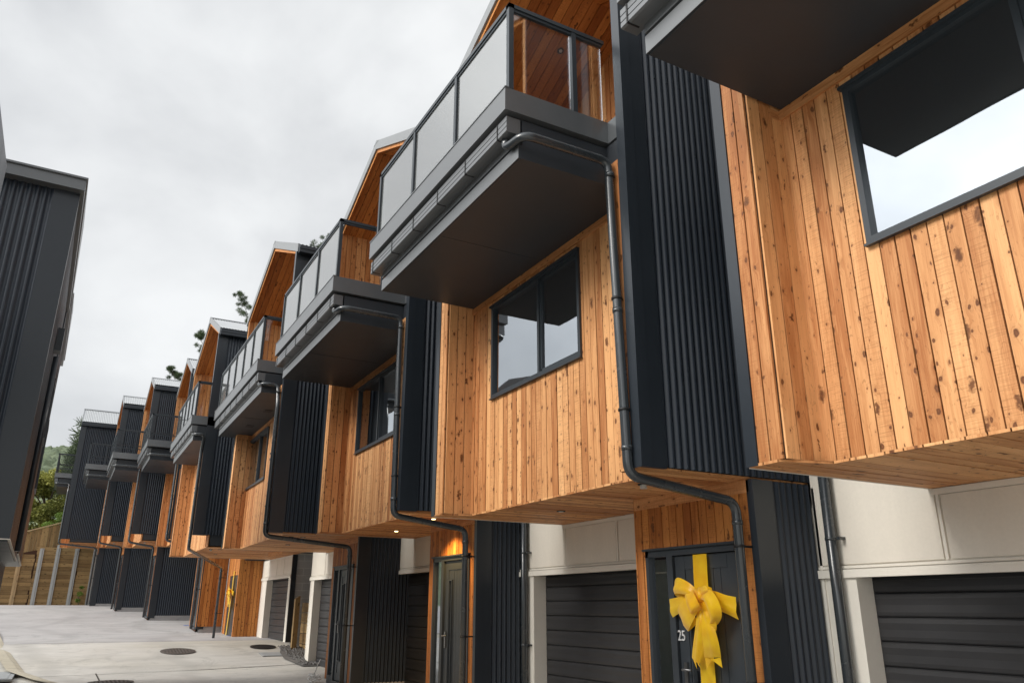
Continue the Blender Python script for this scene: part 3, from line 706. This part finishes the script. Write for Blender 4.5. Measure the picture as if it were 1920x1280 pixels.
# ------------------------------------------------------------------ bows
def strip(mb, pts, w, wdir, uvo=0):
    """ribbon strip through pts, width w (number or list) along wdir (vector or list)"""
    n = len(pts); L = 0; rows = []
    for i, p in enumerate(pts):
        ww = w[i] if isinstance(w, (list, tuple)) else w
        wd = Vector(wdir[i]) if isinstance(wdir[0], (list, tuple)) else Vector(wdir)
        p = Vector(p); rows.append([p-wd*ww/2, p-wd*ww/6+Vector((-.004, 0, 0)), p+wd*ww/6+Vector((.003, 0, 0)), p+wd*ww/2])
    for i in range(n-1):
        for k in range(3):
            mb.face([rows[i][k], rows[i+1][k], rows[i+1][k+1], rows[i][k+1]], None, .5, True)
def curve(P, n=8):
    out = []
    P = [Vector(p) for p in P]; Q = [P[0]]+P+[P[-1]]
    for i in range(1, len(Q)-2):
        for k in range(n):
            t = k/n; a, b, c, d = Q[i-1:i+3]
            out.append(.5*((2*b)+(-a+c)*t+(2*a-5*b+4*c-d)*t*t+(-a+3*b-3*c+d)*t**3))
    out.append(P[-1]); return out
def bow(label, loc, s=1, bottom=-1.5, top=.55, slant=0):
    """origin at the knot; local y to the far side, x outwards is negative"""
    b = thing('ribbon_bow', loc, label, 'bow', 'yellow bows tied across front doors')
    def part(nm, rows, g=1.0):
        """rows: pairs of edge points (y, z, bulge) joined into a creased sheet"""
        if nm == 'loop': rows = [tuple((y*1.12, z*1.08, d*.95) for y, z, d in r) for r in rows]
        rows = [tuple((y-d*1.15, z, d) for y, z, d in r) for r in rows]
        mb = MB(); A = curve([Vector((-r[0][2], r[0][0], r[0][1]))*s for r in rows], 6); C = curve([Vector((-r[1][2], r[1][0], r[1][1]))*s for r in rows], 6)
        for i in range(len(A)-1):
            for k in range(6):
                q = lambda P, Q, t: P.lerp(Q, t)+Vector((-.016*s*math.sin(math.pi*t)-.006*s*math.sin(3*math.pi*t+1.3), 0, 0))
                mb.face([q(A[i], C[i], k/6), q(A[i+1], C[i+1], k/6), q(A[i+1], C[i+1], (k+1)/6), q(A[i], C[i], (k+1)/6)], None, .5, True)
        return mb.build(nm, M['ribbon'], b)
    mb = MB(); strip(mb, [(.02, .0, top), (.012, 0, top*.5), (.01, -.0, 0), (.02, slant, bottom)], .2*s, (0, 1, 0)); mb.build('door_ribbon', M['ribbon'], b)
    part('cross_band', [((-.03, .06, .05), (-.02, -.06, .05)), ((-.2, .035, .06), (-.2, -.13, .04)), ((-.34, .0, .03), (-.36, -.18, .02)), ((-.475, -.02, .0), (-.475, -.22, 0))])
    part('cross_band', [((.05, .05, .04), (.05, -.03, .04)), ((.25, -.0, .04), (.24, -.12, .03)), ((.47, -.03, .0), (.45, -.21, 0))])
    part('loop', [((.02, .03, .06), (.02, -.03, .07)), ((.14, .11, .10), (.16, .0, .12)), ((.28, .16, .08), (.33, .02, .09)), ((.32, .12, .03), (.34, .0, .03)), ((.15, .03, .02), (.2, -.06, .02))])
    part('loop', [((.0, .02, .07), (.04, -.04, .08)), ((.20, -.02, .13), (.06, -.12, .15)), ((.31, -.10, .10), (.17, -.26, .12)), ((.28, -.17, .04), (.20, -.31, .05)), ((.12, -.13, .03), (.05, -.22, .03))])
    part('loop', [((.10, .05, .10), (.22, -.01, .10)), ((.08, -.0, .18), (.20, -.08, .18)), ((.03, -.08, .19), (.16, -.15, .18)), ((.0, -.12, .10), (.12, -.18, .09))])
    part('loop', [((-.02, .02, .08), (.02, -.04, .07)), ((-.12, .04, .15), (-.02, -.05, .16)), ((-.21, -.06, .15), (-.06, -.14, .18)), ((-.23, -.18, .11), (-.08, -.21, .15)), ((-.14, -.26, .06), (-.03, -.24, .08)), ((-.02, -.22, .03), (.0, -.1, .03))])
    part('loop', [((-.01, -.03, .07), (.04, -.05, .06)), ((-.14, -.16, .11), (.0, -.18, .12)), ((-.16, -.28, .09), (-.02, -.31, .10)), ((-.10, -.33, .04), (.02, -.27, .04))])
    part('loop', [((.03, .05, .09), (-.03, -.01, .10)), ((-.05, .08, .14), (-.10, .02, .15)), ((-.14, .06, .10), (-.16, .0, .11))])
    part('tail', [((.05, -.05, .07), (.0, -.06, .07)), ((.10, -.25, .11), (.01, -.26, .12)), ((.16, -.45, .09), (.06, -.47, .10)), ((.19, -.57, .06), (.10, -.62, .07))])
    mb = MB(); mb.face([Vector((-.06, .19-.07, -.57))*s, Vector((-.065, .13-.07, -.67))*s, Vector((-.065, .145-.075, -.595))*s]); mb.face([Vector((-.065, .145-.075, -.595))*s, Vector((-.07, .09-.08, -.655))*s, Vector((-.07, .10-.08, -.62))*s]); mb.build('tail_tip', M['ribbon'], b)
    part('tail', [((.02, -.06, .06), (-.06, -.06, .06)), ((.03, -.25, .12), (-.12, -.23, .10)), ((.02, -.45, .10), (-.18, -.42, .09)), ((.015, -.56, .06), (-.20, -.55, .05))])
    mb = MB(); mb.face([Vector((-.06, -.054, -.56))*s, Vector((-.06, -.07, -.67))*s, Vector((-.073, -.155, -.572))*s]); mb.face([Vector((-.073, -.155, -.572))*s, Vector((-.055, -.275, -.64))*s, Vector((-.05, -.258, -.55))*s]); mb.build('tail_tip', M['ribbon'], b)
    mb = MB(); mb.tube([(-.06*s, -.07*s, .05*s), (-.10*s, -.1*s, 0), (-.06*s, -.07*s, -.055*s)], .036*s, 12, .03); mb.build('knot', M['ribbon'], b)
    return b
bow('large yellow satin bow with two forked tails on the number 25 door', (4.708+1.42-.06, 5.871+.83, 1.297-1.17), 1.1, bottom=-1.9, top=.43)
bow('small distant yellow bow on the far door beside the timber porch wall', (XE+2.75-.08, YE+7.7, ZE-1.15), 1.0, bottom=-1.75, top=.75, slant=.35)

# ------------------------------------------------------------------ houses on the left
def left_house(label, X, Y, Z, L, Ht, rz, deep=7, wins=()):
    H = thing('corrugated_house', (X, Y, Z), label, 'house', 'dark corrugated houses on the left', rz)
    B = lambda mb, n, m, par=H: mb.build(n, M[m], par)
    mb = MB(); mb.corr((-deep, 0, 0), (1, 0, 0), (0, 0, 1), (0, -1, 0), deep-.30, Ht-.1, pitch=.098, amp=.016)
    B(mb, 'side_cladding', 'metal')
    mb = MB(); mb.box(-.31, 0.02, -.03, .02, -.01, Ht-.1); mb.box(-.02, .022, -.028, .14, -.01, Ht-.1); B(mb, 'corner_flashing', 'flash')
    mb = MB(); mb.corr((0, .12, 0), (0, 1, 0), (0, 0, 1), (1, 0, 0), L-.12, Ht-.1, pitch=.098, amp=.014); B(mb, 'front_cladding', 'metal')
    mb = MB(); mb.box(-deep, -.03, .03, L, .03, Ht-.15); B(mb, 'inner_walls', 'soffit')
    mb = MB(); mb.box(-deep, -.0, .02, L, -.04, .0); B(mb, 'soffit', 'frame')
    mb = MB(); mb.box(.0, .03, -.036, L, -.022, -.008); mb.box(-deep, .03, -.035, -.02, -.022, -.008); B(mb, 'soffit_edge_strip', 'trimw')
    mb = MB(); mb.box(-deep, .07, -.17, L+.05, Ht-.2, Ht-.03); mb.prism([(-deep, -.2, Ht-.03), (-deep, -.2, Ht), (-deep, L*.5, Ht+.5), (-deep, L+.1, Ht), (-deep, L+.1, Ht-.03)], (deep+.09, 0, 0))
    B(mb, 'roof', 'gutter')
    mb = MB(); mb.box(-deep, -.30, .5, L+.1, gy(Y)-Z-.6, -.04); B(mb, 'lower_storey', 'metal')
    for a, b, c, d in wins:
        mb = MB(); mb.box(-.01, .045, a, a+.06, c, d); mb.box(-.01, .045, b-.06, b, c, d); mb.box(-.01, .045, a+.06, b-.06, d-.06, d); mb.box(-.01, .045, a+.06, b-.06, c, c+.06)
        w = B(mb, 'window', 'frame'); mb = MB(); mb.box(.02, .03, a+.06, b-.06, c+.06, d-.06); mb.build('pane', M['winglass'], w)
    return H
LH = left_house('large dark ribbed house at the left, with a rainwater head on its front edge', -.68, 12, .83, 5.6, 5.15, .024, wins=())
mb = MB(); mb.box(.02, .12, 2.7, 2.95, 3.3, 3.7); mb.tube([(.07, 2.78, 3.2), (.07, 2.78, .0)], .045, 10);
mb.build('rainwater_head', M['flash'], LH)
left_house('dark ribbed house on the left behind the nearest one, windows on its street front', -.80, 17.6, .95, 5.0, 5.2, .024, wins=((1.2, 2.2, 2.4, 3.7), (3.2, 4.3, 1.6, 3.2)))
# nearer left house, only a balcony corner reaches the frame
NH = thing('corrugated_house', (-3.30, 4.2, .7), 'dark house at the extreme left edge, only its balcony corner in view', 'house', 'dark corrugated houses on the left')
mb = MB(); mb.corr((0, 0, 0), (0, 1, 0), (0, 0, 1), (1, 0, 0), 5.2, 5.0, pitch=.135, amp=.014); mb.build('front_cladding', M['metal'], NH)
mb = MB(); mb.box(-7, -.03, 0, 5.2, -2.6, 5.0); mb.build('inner_walls', M['soffit'], NH)
mb = MB(); mb.box(-.02, 2.12, 2.2, 4.2, 2.60, 2.95); bn = mb.build('balcony', M['soffit'], NH)
mb = MB(); mb.box(-.02, 2.16, 2.16, 4.24, 2.95, 3.5); mb.build('fascia', M['metal'], bn)
# ------------------------------------------------------------------ ground
def quadstrip(name, m, xs, y0, y1, dy=1.0, dz=0., label=None):
    mb = MB(); n = int((y1-y0)/dy)
    for i in range(n):
        a, b = y0+dy*i, y0+dy*(i+1)
        mb.face([(xs[0], a, gy(a)+dz), (xs[1], a, gy(a)+dz), (xs[1], b, gy(b)+dz), (xs[0], b, gy(b)+dz)])
    o = mb.build(name, M[m], None, (0, 0, 0), merge=True); o.location = (0, 0, GZ); tag(o, kind='structure'); return o
quadstrip('driveway', 'concrete', (-30, 30), -50, 31)
quadstrip('upper_driveway', 'concrete2', (-30, 30), 31, 62)
# control joints and blue survey marks
for i, (a, b) in enumerate((((-3, 24.2), (7.0, 25.4)), ((-3, 16.2), (7, 16.9)), ((-3, 30.95), (6.1, 31.0)), ((1.2, 25), (1.2, 8)))):
    mb = MB(); A = Vector((a[0], a[1], 0)); Bv = Vector((b[0], b[1], 0)); d = (Bv-A).normalized(); n = Vector((-d.y, d.x, 0))*.018; k = 14
    for q in range(k):
        P = [A.lerp(Bv, q/k), A.lerp(Bv, (q+1)/k)]
        pts = [P[0]-n, P[1]-n, P[1]+n, P[0]+n]
        if (pts[1]-pts[0]).cross(pts[3]-pts[0]).z < 0: pts = pts[::-1]
        mb.face([(x, y, gy(y)+.006) for x, y, z in pts])
    o = mb.build('driveway_joint', M['soil']); o.location = (0, 0, GZ); tag(o, kind='structure')
for (x, y, w) in ((5.0, 38.5, .5), (4.3, 45.5, .4), (6.0, 33.6, .25)):
    mb = MB(); mb.face([(x, y, gy(y)+.008), (x+w, y-.05, gy(y)+.008), (x+w, y+.15, gy(y+.15)+.008), (x, y+.2, gy(y+.2)+.008)])
    o = mb.build('survey_paint', M['bluepaint']); o.location = (0, 0, GZ); tag(o, kind='structure')

def hz(x, y):
    base = -4.0
    if y > 62: base = -2+min(1, (y-62)/20)*3.0
    if x > 12: base = max(base, -4+min(1, (x-12)/10)*6)
    if y > 95:
        t = min(1, (y-95)/270); base += (t**.9)*60
        base += (x+12)*.10*min(1, t*1.5)
        base += 4*noise.noise(Vector((x*.02, y*.02, 3)))*min(1, t*3)
        base += 3.0*abs(noise.noise(Vector((x*.16, y*.16, 0))))*min(1, t*6)+1.6*noise.noise(Vector((x*.5, y*.5, 9)))*min(1, t*6)
    return base
def grid(name, m, xs, ys, kind='structure', f=hz):
    vs = [(x*S, y*S, f(x, y)*S) for y in ys for x in xs]; nx = len(xs)
    fs = [(j*nx+i, j*nx+i+1, (j+1)*nx+i+1, (j+1)*nx+i) for j in range(len(ys)-1) for i in range(nx-1)]
    me = bpy.data.meshes.new(name); me.from_pydata(vs, [], fs); me.polygons.foreach_set('use_smooth', [True]*len(fs)); me.materials.append(M[m])
    o = bpy.data.objects.new(name, me); COL.objects.link(o); o.location = (0, 0, GZ); o['kind'] = kind; return o
def fr(a, b, s):
    r = []; 
    while a < b: r.append(a); a += s
    return r+[b]
grid('hillside', 'hill', sorted(set(fr(-900, -60, 60)+fr(-60, 30, 1.0)+fr(30, 900, 60))), sorted(set(fr(-700, 60, 40)+fr(60, 100, 2)+fr(100, 400, 1.4)+fr(400, 1500, 80))))
# kerb and garden bed at the lower left
mb = MB(); P = [(1.1, 20.2), (.62, 21.6), (.15, 23.2), (-.45, 25.4), (-.95, 28.2), (-1.35, 32), (-1.9, 38)]
for i in range(len(P)-1):
    (a, b), (c, d) = P[i], P[i+1]; n = Vector((-(d-b), c-a)).normalized()*.42
    for (o0, z0), (o1, z1) in (((0, .012), (.35, .05)), ((.35, .05), (1, .075))):
        mb.face([(a+n.x*o0, b+n.y*o0, gy(b)+z0), (c+n.x*o0, d+n.y*o0, gy(d)+z0), (c+n.x*o1, d+n.y*o1, gy(d)+z1), (a+n.x*o1, b+n.y*o1, gy(b)+z1)][::-1])
k = mb.build('kerb', M['kerb'], None, merge=True); k.location = (0, 0, GZ); tag(k, kind='structure')
mb = MB(); mb.face([(-3.2, 26.4, gy(26)+.02), (-1.25, 26.4, gy(26)+.02), (-1.32, 29, gy(29)+.02), (-1.75, 33, gy(33)+.02), (-3.4, 33, gy(33)+.02)]); o = mb.build('garden_bed', M['soil']); o.location = (0, 0, GZ); tag(o, kind='structure')
mb = MB(); mb.box(-.9, .9, -1.3, 1.3, 0, .05); mb.box(-.8, .8, -1.2, 1.2, .05, .056); o = mb.build('service_pit_lid', M['pvcgrey']); place(o, (-1.55, 24.4, gy(24.4)+.03)); tag(o, 'pale grey rectangular pit lid in the lower left corner beside the kerb', 'pit lid')

def manhole(label, x, y, r, m='iron', sx=1):
    mb = MB(); mb.disc((0, 0, 0), r, .012, 32); mb.disc((0, 0, .012), r*.86, .004, 32)
    for a in range(-4, 5):
        for b in range(-4, 5):
            if math.hypot(a, b) < 4.2: mb.box(a*r*.18-.02, a*r*.18+.02, b*r*.18-.02, b*r*.18+.02, .016, .021)
    o = mb.build('manhole_cover', M[m]); place(o, (x, y, gy(y)+.012)); o.rotation_euler = (math.atan((gy(y+.5)-gy(y-.5))), 0, 0); tag(o, label, 'manhole cover', 'covers set in the driveway')
manhole('rusty brown round cover alone in the middle of the driveway', 3.55, 27.9, .52)
manhole('rusty cover at the bottom edge of the photo, cut by the frame', 1.42, 22.2, .5)
manhole('dark round cover above a square lid, near the gravel bed', 6.25, 28.35, .42, 'black')
mb = MB(); mb.box(-.32, .32, -.3, .3, 0, .012); mb.box(-.27, .27, -.25, .25, .012, .016); o = mb.build('drain_lid', M['pvcgrey']); place(o, (6.22, 27.0, gy(27)+.012)); o.rotation_euler = (math.atan((gy(27.5)-gy(26.5))), 0, 0); tag(o, 'small square grey lid just below the dark round cover', 'drain lid')

# ------------------------------------------------------------------ gravel bed with timber posts
mb = MB(); P = [(6.7, 24.9), (7.0, 24.9), (10, 24.9), (10, 28.3), (7.3, 28.3), (6.78, 28.1), (6.55, 27.2), (6.45, 26.2)]
mb.face([(x, y, gy(y)+.03) for x, y in P]); gb_ = mb.build('gravel_base', M['gravel']); gb_.location = (0, 0, GZ); tag(gb_, kind='structure')
mb = MB()
for i in range(2200):
    x = random.uniform(6.5, 8.6); y = random.uniform(25.0, 28.2)
    if x < 6.7-.0*y: continue
    r = random.uniform(.025, .06); c = Vector((x, y, gy(y)+.03+r*.4)); q = [c+Vector((math.cos(a)*r*random.uniform(.7, 1.2), math.sin(a)*r*random.uniform(.7, 1.2), random.uniform(-.3, .3)*r)) for a in (0, 1.57, 3.14, 4.71)]
    t = c+Vector((0, 0, r*.8)); rr = random.random()
    for k in range(4): mb.face([q[k], q[(k+1) % 4], t], None, rr)
o = mb.build('gravel', M['gravel']); o.location = (0, 0, GZ); tag(o, 'loose grey stones in the bed between two garages', 'gravel', kind='stuff')
tw = thing('timber_retaining_wall', (7.35, 26.6, gy(26.6)), 'low timber retaining wall with square posts in the gravel bed', 'retaining wall')
for (x, y, w, h) in ((-.32, 1.15, .16, 1.75), (-.12, -.55, .17, 1.75)):
    mb = MB(); mb.box(x, x+w, y-w/2, y+w/2, -.2, h); mb.v = [(a, b, c+(.10 if c > 1 and a > x+.05 else 0)) for a, b, c in mb.v]; p_ = mb.build('post', M['fence_wood'], tw)
mb = MB()
for k in range(5): mb.box(.06, .12, -1.0, 1.6, k*.33, k*.33+.31)
mb.build('planks', M['fence_wood'], tw)
mb = MB(); mb.box(-.19, -.12, -.52, -.42, 1.2, 1.36)
mb.v = [(a-.0, b, c) for a, b, c in mb.v]; mb.build('meter_box', M['pvcgrey'], tw)
# coiled hose by D's door
mb = MB(); pts = []
for k in range(70):
    a = k*.42; rr = .13+.03*math.sin(k*.7); pts.append((math.cos(a)*rr, math.sin(a)*rr*1.1, .02+.0022*k+.02*math.sin(k*1.3)))
mb.tube(pts, .012, 6, .01); mb.tube([(0, .1, .1), (.05, .0, .35), (.12, 0, .5)], .012, 6, .05)
o = mb.build('coiled_cable', M['pvcwhite']); place(o, (5.72, 20.1, gy(20.1)+.02)); tag(o, 'white coiled cable lying at the foot of a wooden door surround', 'cable')

# ------------------------------------------------------------------ retaining wall and fence at the end
YF_ = 60.0
ft = lambda x: 4.63+(x+2.45)*.345
rt = lambda x: 3.35+(x+2.36)*.26
RW = thing('retaining_wall', (0, YF_, .1), 'tall weathered plank retaining wall with grey posts at the end of the drive', 'retaining wall')
mb = MB()
for k in range(22):
    z = .02+k*.245
    x0 = -9.0; 
    for seg in range(7):
        xa = x0+seg*2.45+random.uniform(-.05, .05); xb2 = xa+2.4
        if rt((xa+xb2)/2) > z+.15: mb.box(xa, xb2, 0, .06, z-.1, z+.232-.1)
mb.prism([(-9, .062, -.2), (8, .062, -.2), (8, .062, rt(8)-.15), (-9, .062, rt(-9)-.15)], (0, .03, 0), -1)
mb.build('planks', M['fence_wood'], RW)
for (x, m) in ((-2.52, 'post_wood'), (-1.38, 'steelpost'), (-.45, 'steelpost'), (.62, 'steelpost'), (1.7, 'steelpost'), (-3.6, 'steelpost'), (-4.7, 'steelpost')):
    mb = MB(); mb.box(x-.12, x+.12, -.07, .0, -.2, rt(x)-.12); mb.box(x-.02, x+.02, -.10, -.07, -.2, rt(x)-.12); mb.build('post', M[m], RW)
FN = thing('paling_fence', (0, YF_+.12, 3.0), 'vertical paling fence on top of the plank retaining wall', 'fence')
mb = MB(); x = -9
while x < 8:
    mb.box(x, x+.185, 0, .04, rt(x)-3.35, ft(x)-3.0-.05); x += .19
mb.build('palings', M['fence_wood'], FN)
mb = MB(); mb.prism([(-9, -.04, ft(-9)-3.05), (8, -.04, ft(8)-3.05), (8, -.04, ft(8)-2.97), (-9, -.04, ft(-9)-2.97)], (0, .12, 0)); mb.build('capping', M['post_wood'], FN)

# ------------------------------------------------------------------ trees
def leafy(name, label, cat, loc, h, clumps, n, size, mat, group=None, trunk=True, needle=False, limbs=True, tr=.16, tips=None, per=0):
    t = thing(name, loc, label, cat, group)
    mb = MB(); mb.tube([(0, 0, -.5), (.1, .05, h*.35), (-.05, 0, h*.7)], tr, 8, .5)
    if limbs:
        for (cx, cy_, cz, cr) in (tips or clumps):
            z0 = min(h*.72, max(h*.2, cz-cr*1.3))
            if tips: z0 = cz-cr*2.2-abs(cx)*.4
            mb.tube([(0, 0, z0), (cx*.5, cy_*.5, (z0+cz)/2+.1), (cx, cy_, cz)], .025 if tips else tr*.3, 5, .2)
    mb.build('trunk', M['bark'], t)
    mb = MB(); tot = sum(c[3]**2 for c in clumps)
    for (cx, cy_, cz, cr) in clumps:
        k = max(per, int(n*cr*cr/tot)); base = random.random()*.5
        for i in range(k):
            d = Vector((random.gauss(0, 1), random.gauss(0, 1), random.gauss(0, 1))).normalized()
            rr = cr*(random.random()**.45); rr *= 1+.3*noise.noise(d*2+Vector((cx, cy_, cz)))
            c = Vector((cx, cy_, cz))+Vector((d.x*rr, d.y*rr, d.z*rr*.72))
            s_ = size*random.uniform(.6, 1.4)
            if needle:
                a = (d+Vector((random.gauss(0, .5), random.gauss(0, .5), random.gauss(0, .5)+.3))).normalized(); b = a.cross(Vector((random.random(), random.random(), random.random()))).normalized()
                mb.face([c-b*s_*.09, c+b*s_*.09, c+a*s_*1.5+b*s_*.03, c+a*s_*1.5-b*s_*.03], None, min(1, base+random.random()*.5))
            else:
                a = Vector((random.gauss(0, 1), random.gauss(0, 1), random.gauss(0, .6))).normalized(); b = a.cross(Vector((random.gauss(0, 1), random.gauss(0, 1), random.gauss(0, 1)))).normalized()
                mb.face([c-a*s_*.6, c-b*s_*.35, c+a*s_*.6, c+b*s_*.35], None, min(1, base+random.random()*.5))
    mb.build('crown', M[mat], t); return t
def cl(n, R, z0, z1, r0, r1, flat=1.0):
    out = []
    for i in range(n):
        a = random.random()*6.28; q = R*math.sqrt(random.random()); z = random.uniform(z0, z1); f = 1-.4*abs((z-(z0+z1)/2)/((z1-z0)/2+.01))
        out.append((math.cos(a)*q*f, math.sin(a)*q*f*flat, z, random.uniform(r0, r1)))
    return out
leafy('broadleaf_tree', 'broad olive green tree behind the fence, left of the farthest townhouse', 'tree', (-1.8, 68, 2.0), 6.5, cl(22, 2.2, 3.0, 7.7, .6, 1.0), 16000, .17, 'leaf')
leafy('broadleaf_tree', 'dull grey green tree low behind the fence, next to the dark left house', 'tree', (-4.8, 70, 1.5), 5.5, cl(18, 2.6, 1.5, 6.6, .7, 1.2), 11000, .17, 'leaf2')
leafy('broadleaf_tree', 'second olive tree behind the fence, partly behind the dark side wall', 'tree', (.6, 72, 2.0), 6.5, cl(18, 2.2, 2.0, 8.4, .6, 1.0), 11000, .17, 'leaf')
leafy('garden_shrub', 'bright fresh green shrub just above the fence capping', 'shrub', (-.75, 63, 3.6), 2.0, cl(7, .7, 1.0, 2.6, .3, .5), 1800, .12, 'leaf3')
leafy('pine_tree', 'small dark pine with upright tip beside the farthest townhouse wall', 'tree', (-.35, 66, 3.5), 10, [(-.1, 0, 9.6-k*.8, .25+.12*k) for k in range(6)]+cl(8, 1.1, 4.5, 7, .35, .6), 3500, .32, 'pine', needle=True, group='pines rising behind the roofs', tr=.1)
def pine(label, x, y, h, tips, seedn=0):
    cls = [(a, 0+random.uniform(-.4, .4), b, r) for a, b, r in tips]
    tipl = [c for c in cls]
    cls = [(a+random.gauss(0, r*.75), c+random.gauss(0, r*.6), b+random.gauss(0, r*.6), r*random.uniform(.3, .6)) for a, c, b, r in cls for q in range(6)]
    for k in range(16):
        a = random.random()*6.28; z = h*(.45+.4*random.random()); q = 2.6*(1-(z/h)*.6); cls.append((math.cos(a)*q, math.sin(a)*q, z-2.5, random.uniform(.5, .9)))
    leafy('pine_tree', label, 'tree', (x, y, -1), h*.93, cls, 9000, .13, 'pine', group='pines rising behind the roofs', needle=True, tr=.12, tips=tipl, per=170)
# tip positions are (sideways, height above base, radius)
pine('tallest pine, its top showing above the third roof from the right', 18.6, 76, 37, [(-1.2, 36.9, .4), (-.4, 37.5, .45), (.5, 38.0, .5), (1.2, 39.0, .5), (.2, 36.6, .6), (1.8, 37.6, .8)])
pine('pine with a leaning branch tip beside the fourth roof gable', 12.4, 78, 31, [(-1.0, 31.3, .35), (-.75, 30.6, .45), (-.3, 29.6, .55), (.2, 28.6, .5), (.1, 27.6, .4), (.9, 27.0, .7)])
pine('flat-topped pine tuft left of the fifth roof gable', 8.9, 78, 26, [(-.9, 26.0, .33), (-.4, 26.4, .4), (.1, 26.1, .4), (.7, 25.4, .5), (-.1, 25.0, .35)])
pine('low pine tuft over the silver roof third from the far end', 6.6, 78, 22, [(-.7, 22.6, .3), (-.4, 22.2, .35), (.1, 21.8, .4), (.8, 21.5, .4), (1.5, 21.3, .4)])
leafy('climbing_weed', 'small green weed growing at the foot of the retaining wall', 'weed', (1.15, 59.7, .1), .8, [(0, 0, .3, .18), (.05, 0, .7, .2), (.1, 0, 1.1, .15)], 300, .09, 'leaf3', trunk=False, tr=.02)

# ------------------------------------------------------------------ lamps that are lit (house C)
XC, YC, ZC = 4.725, 12.268, 1.535
for (x, y) in ((.95, .83), (1.22, 3.38)):
    l = bpy.data.lights.new('lit_downlight_beam', 'SPOT'); l.energy = 70; l.color = (1, .62, .22); l.spot_size = math.radians(120); l.spot_blend = .6; l.shadow_soft_size = .03
    o = bpy.data.objects.new('lit_downlight_beam', l); COL.objects.link(o); o.location = W3(XC+x, YC+y, ZC-.06)

# ------------------------------------------------------------------ camera
cam = bpy.data.cameras.new('camera'); co = bpy.data.objects.new('camera', cam); COL.objects.link(co); sc.camera = co
r_ = Vector((0.87376438, -0.48634818, 0.00112186)); u_ = Vector((-0.15878931, -0.28309621, 0.94585543)); f_ = Vector((0.45969747, 0.82663292, 0.32458628))
m = Matrix.Identity(4)
for i in range(3): m[i][0] = r_[i]; m[i][1] = u_[i]; m[i][2] = -f_[i]
m.translation = (0, 0, GZ); co.matrix_world = m
cam.sensor_width = 36; cam.lens = 1452.27/1920*36; cam.clip_start = .05; cam.clip_end = 5000

# ------------------------------------------------------------------ light
sun_dir = Vector((-.83, .05, .56)).normalized()       # towards the sun
el = math.asin(sun_dir.z); az = math.atan2(sun_dir.x, sun_dir.y)
sl_ = bpy.data.lights.new('sun', 'SUN'); sl_.energy = 1.5; sl_.angle = math.radians(22); sl_.color = (1, .95, .88)
so_ = bpy.data.objects.new('sun', sl_); COL.objects.link(so_); so_.rotation_euler = sun_dir.to_track_quat('Z', 'Y').to_euler()
w = bpy.data.worlds.new('World'); sc.world = w; w.use_nodes = True; nt = w.node_tree; nt.nodes.clear()
N = nt.nodes.new; Lk = nt.links.new
out = N('ShaderNodeOutputWorld'); bg = N('ShaderNodeBackground'); bg2 = N('ShaderNodeBackground'); mx = N('ShaderNodeMixShader')
sky = N('ShaderNodeTexSky'); sky.sky_type = 'NISHITA'; sky.sun_disc = False; sky.sun_elevation = el; sky.sun_rotation = az
Lk(sky.outputs[0], bg.inputs[0]); bg.inputs[1].default_value = .08
tc = N('ShaderNodeTexCoord'); mp = N('ShaderNodeMapping'); mp.inputs['Scale'].default_value = (1, 1, 1.3); Lk(tc.outputs['Generated'], mp.inputs[0])
nz = N('ShaderNodeTexNoise'); nz.inputs['Scale'].default_value = 3.0; nz.inputs['Detail'].default_value = 6; nz.inputs['Roughness'].default_value = .5; nz.inputs['Distortion'].default_value = .15
Lk(mp.outputs[0], nz.inputs['Vector'])
cr = N('ShaderNodeValToRGB'); cr.color_ramp.elements[0].position = .34; cr.color_ramp.elements[0].color = (.385, .393, .403, 1); cr.color_ramp.elements[1].position = .62; cr.color_ramp.elements[1].color = (.565, .573, .575, 1)
Lk(nz.outputs['Fac'], cr.inputs[0])
dt = N('ShaderNodeVectorMath'); dt.operation = 'DOT_PRODUCT'; Lk(tc.outputs['Generated'], dt.inputs[0]); dt.inputs[1].default_value = sun_dir
mr = N('ShaderNodeMapRange'); mr.inputs['From Min'].default_value = .5; mr.inputs['From Max'].default_value = 1; mr.inputs['To Min'].default_value = 1.0; mr.inputs['To Max'].default_value = 2.7
mr.interpolation_type = 'SMOOTHERSTEP'; Lk(dt.outputs['Value'], mr.inputs[0])
Lk(cr.outputs[0], bg2.inputs[0]); Lk(mr.outputs[0], bg2.inputs[1])
mx.inputs[0].default_value = .93; Lk(bg.outputs[0], mx.inputs[1]); Lk(bg2.outputs[0], mx.inputs[2]); Lk(mx.outputs[0], out.inputs[0])

sc.view_settings.view_transform = 'Standard'; sc.view_settings.look = 'None'; sc.view_settings.exposure = 0.78; sc.view_settings.gamma = 1
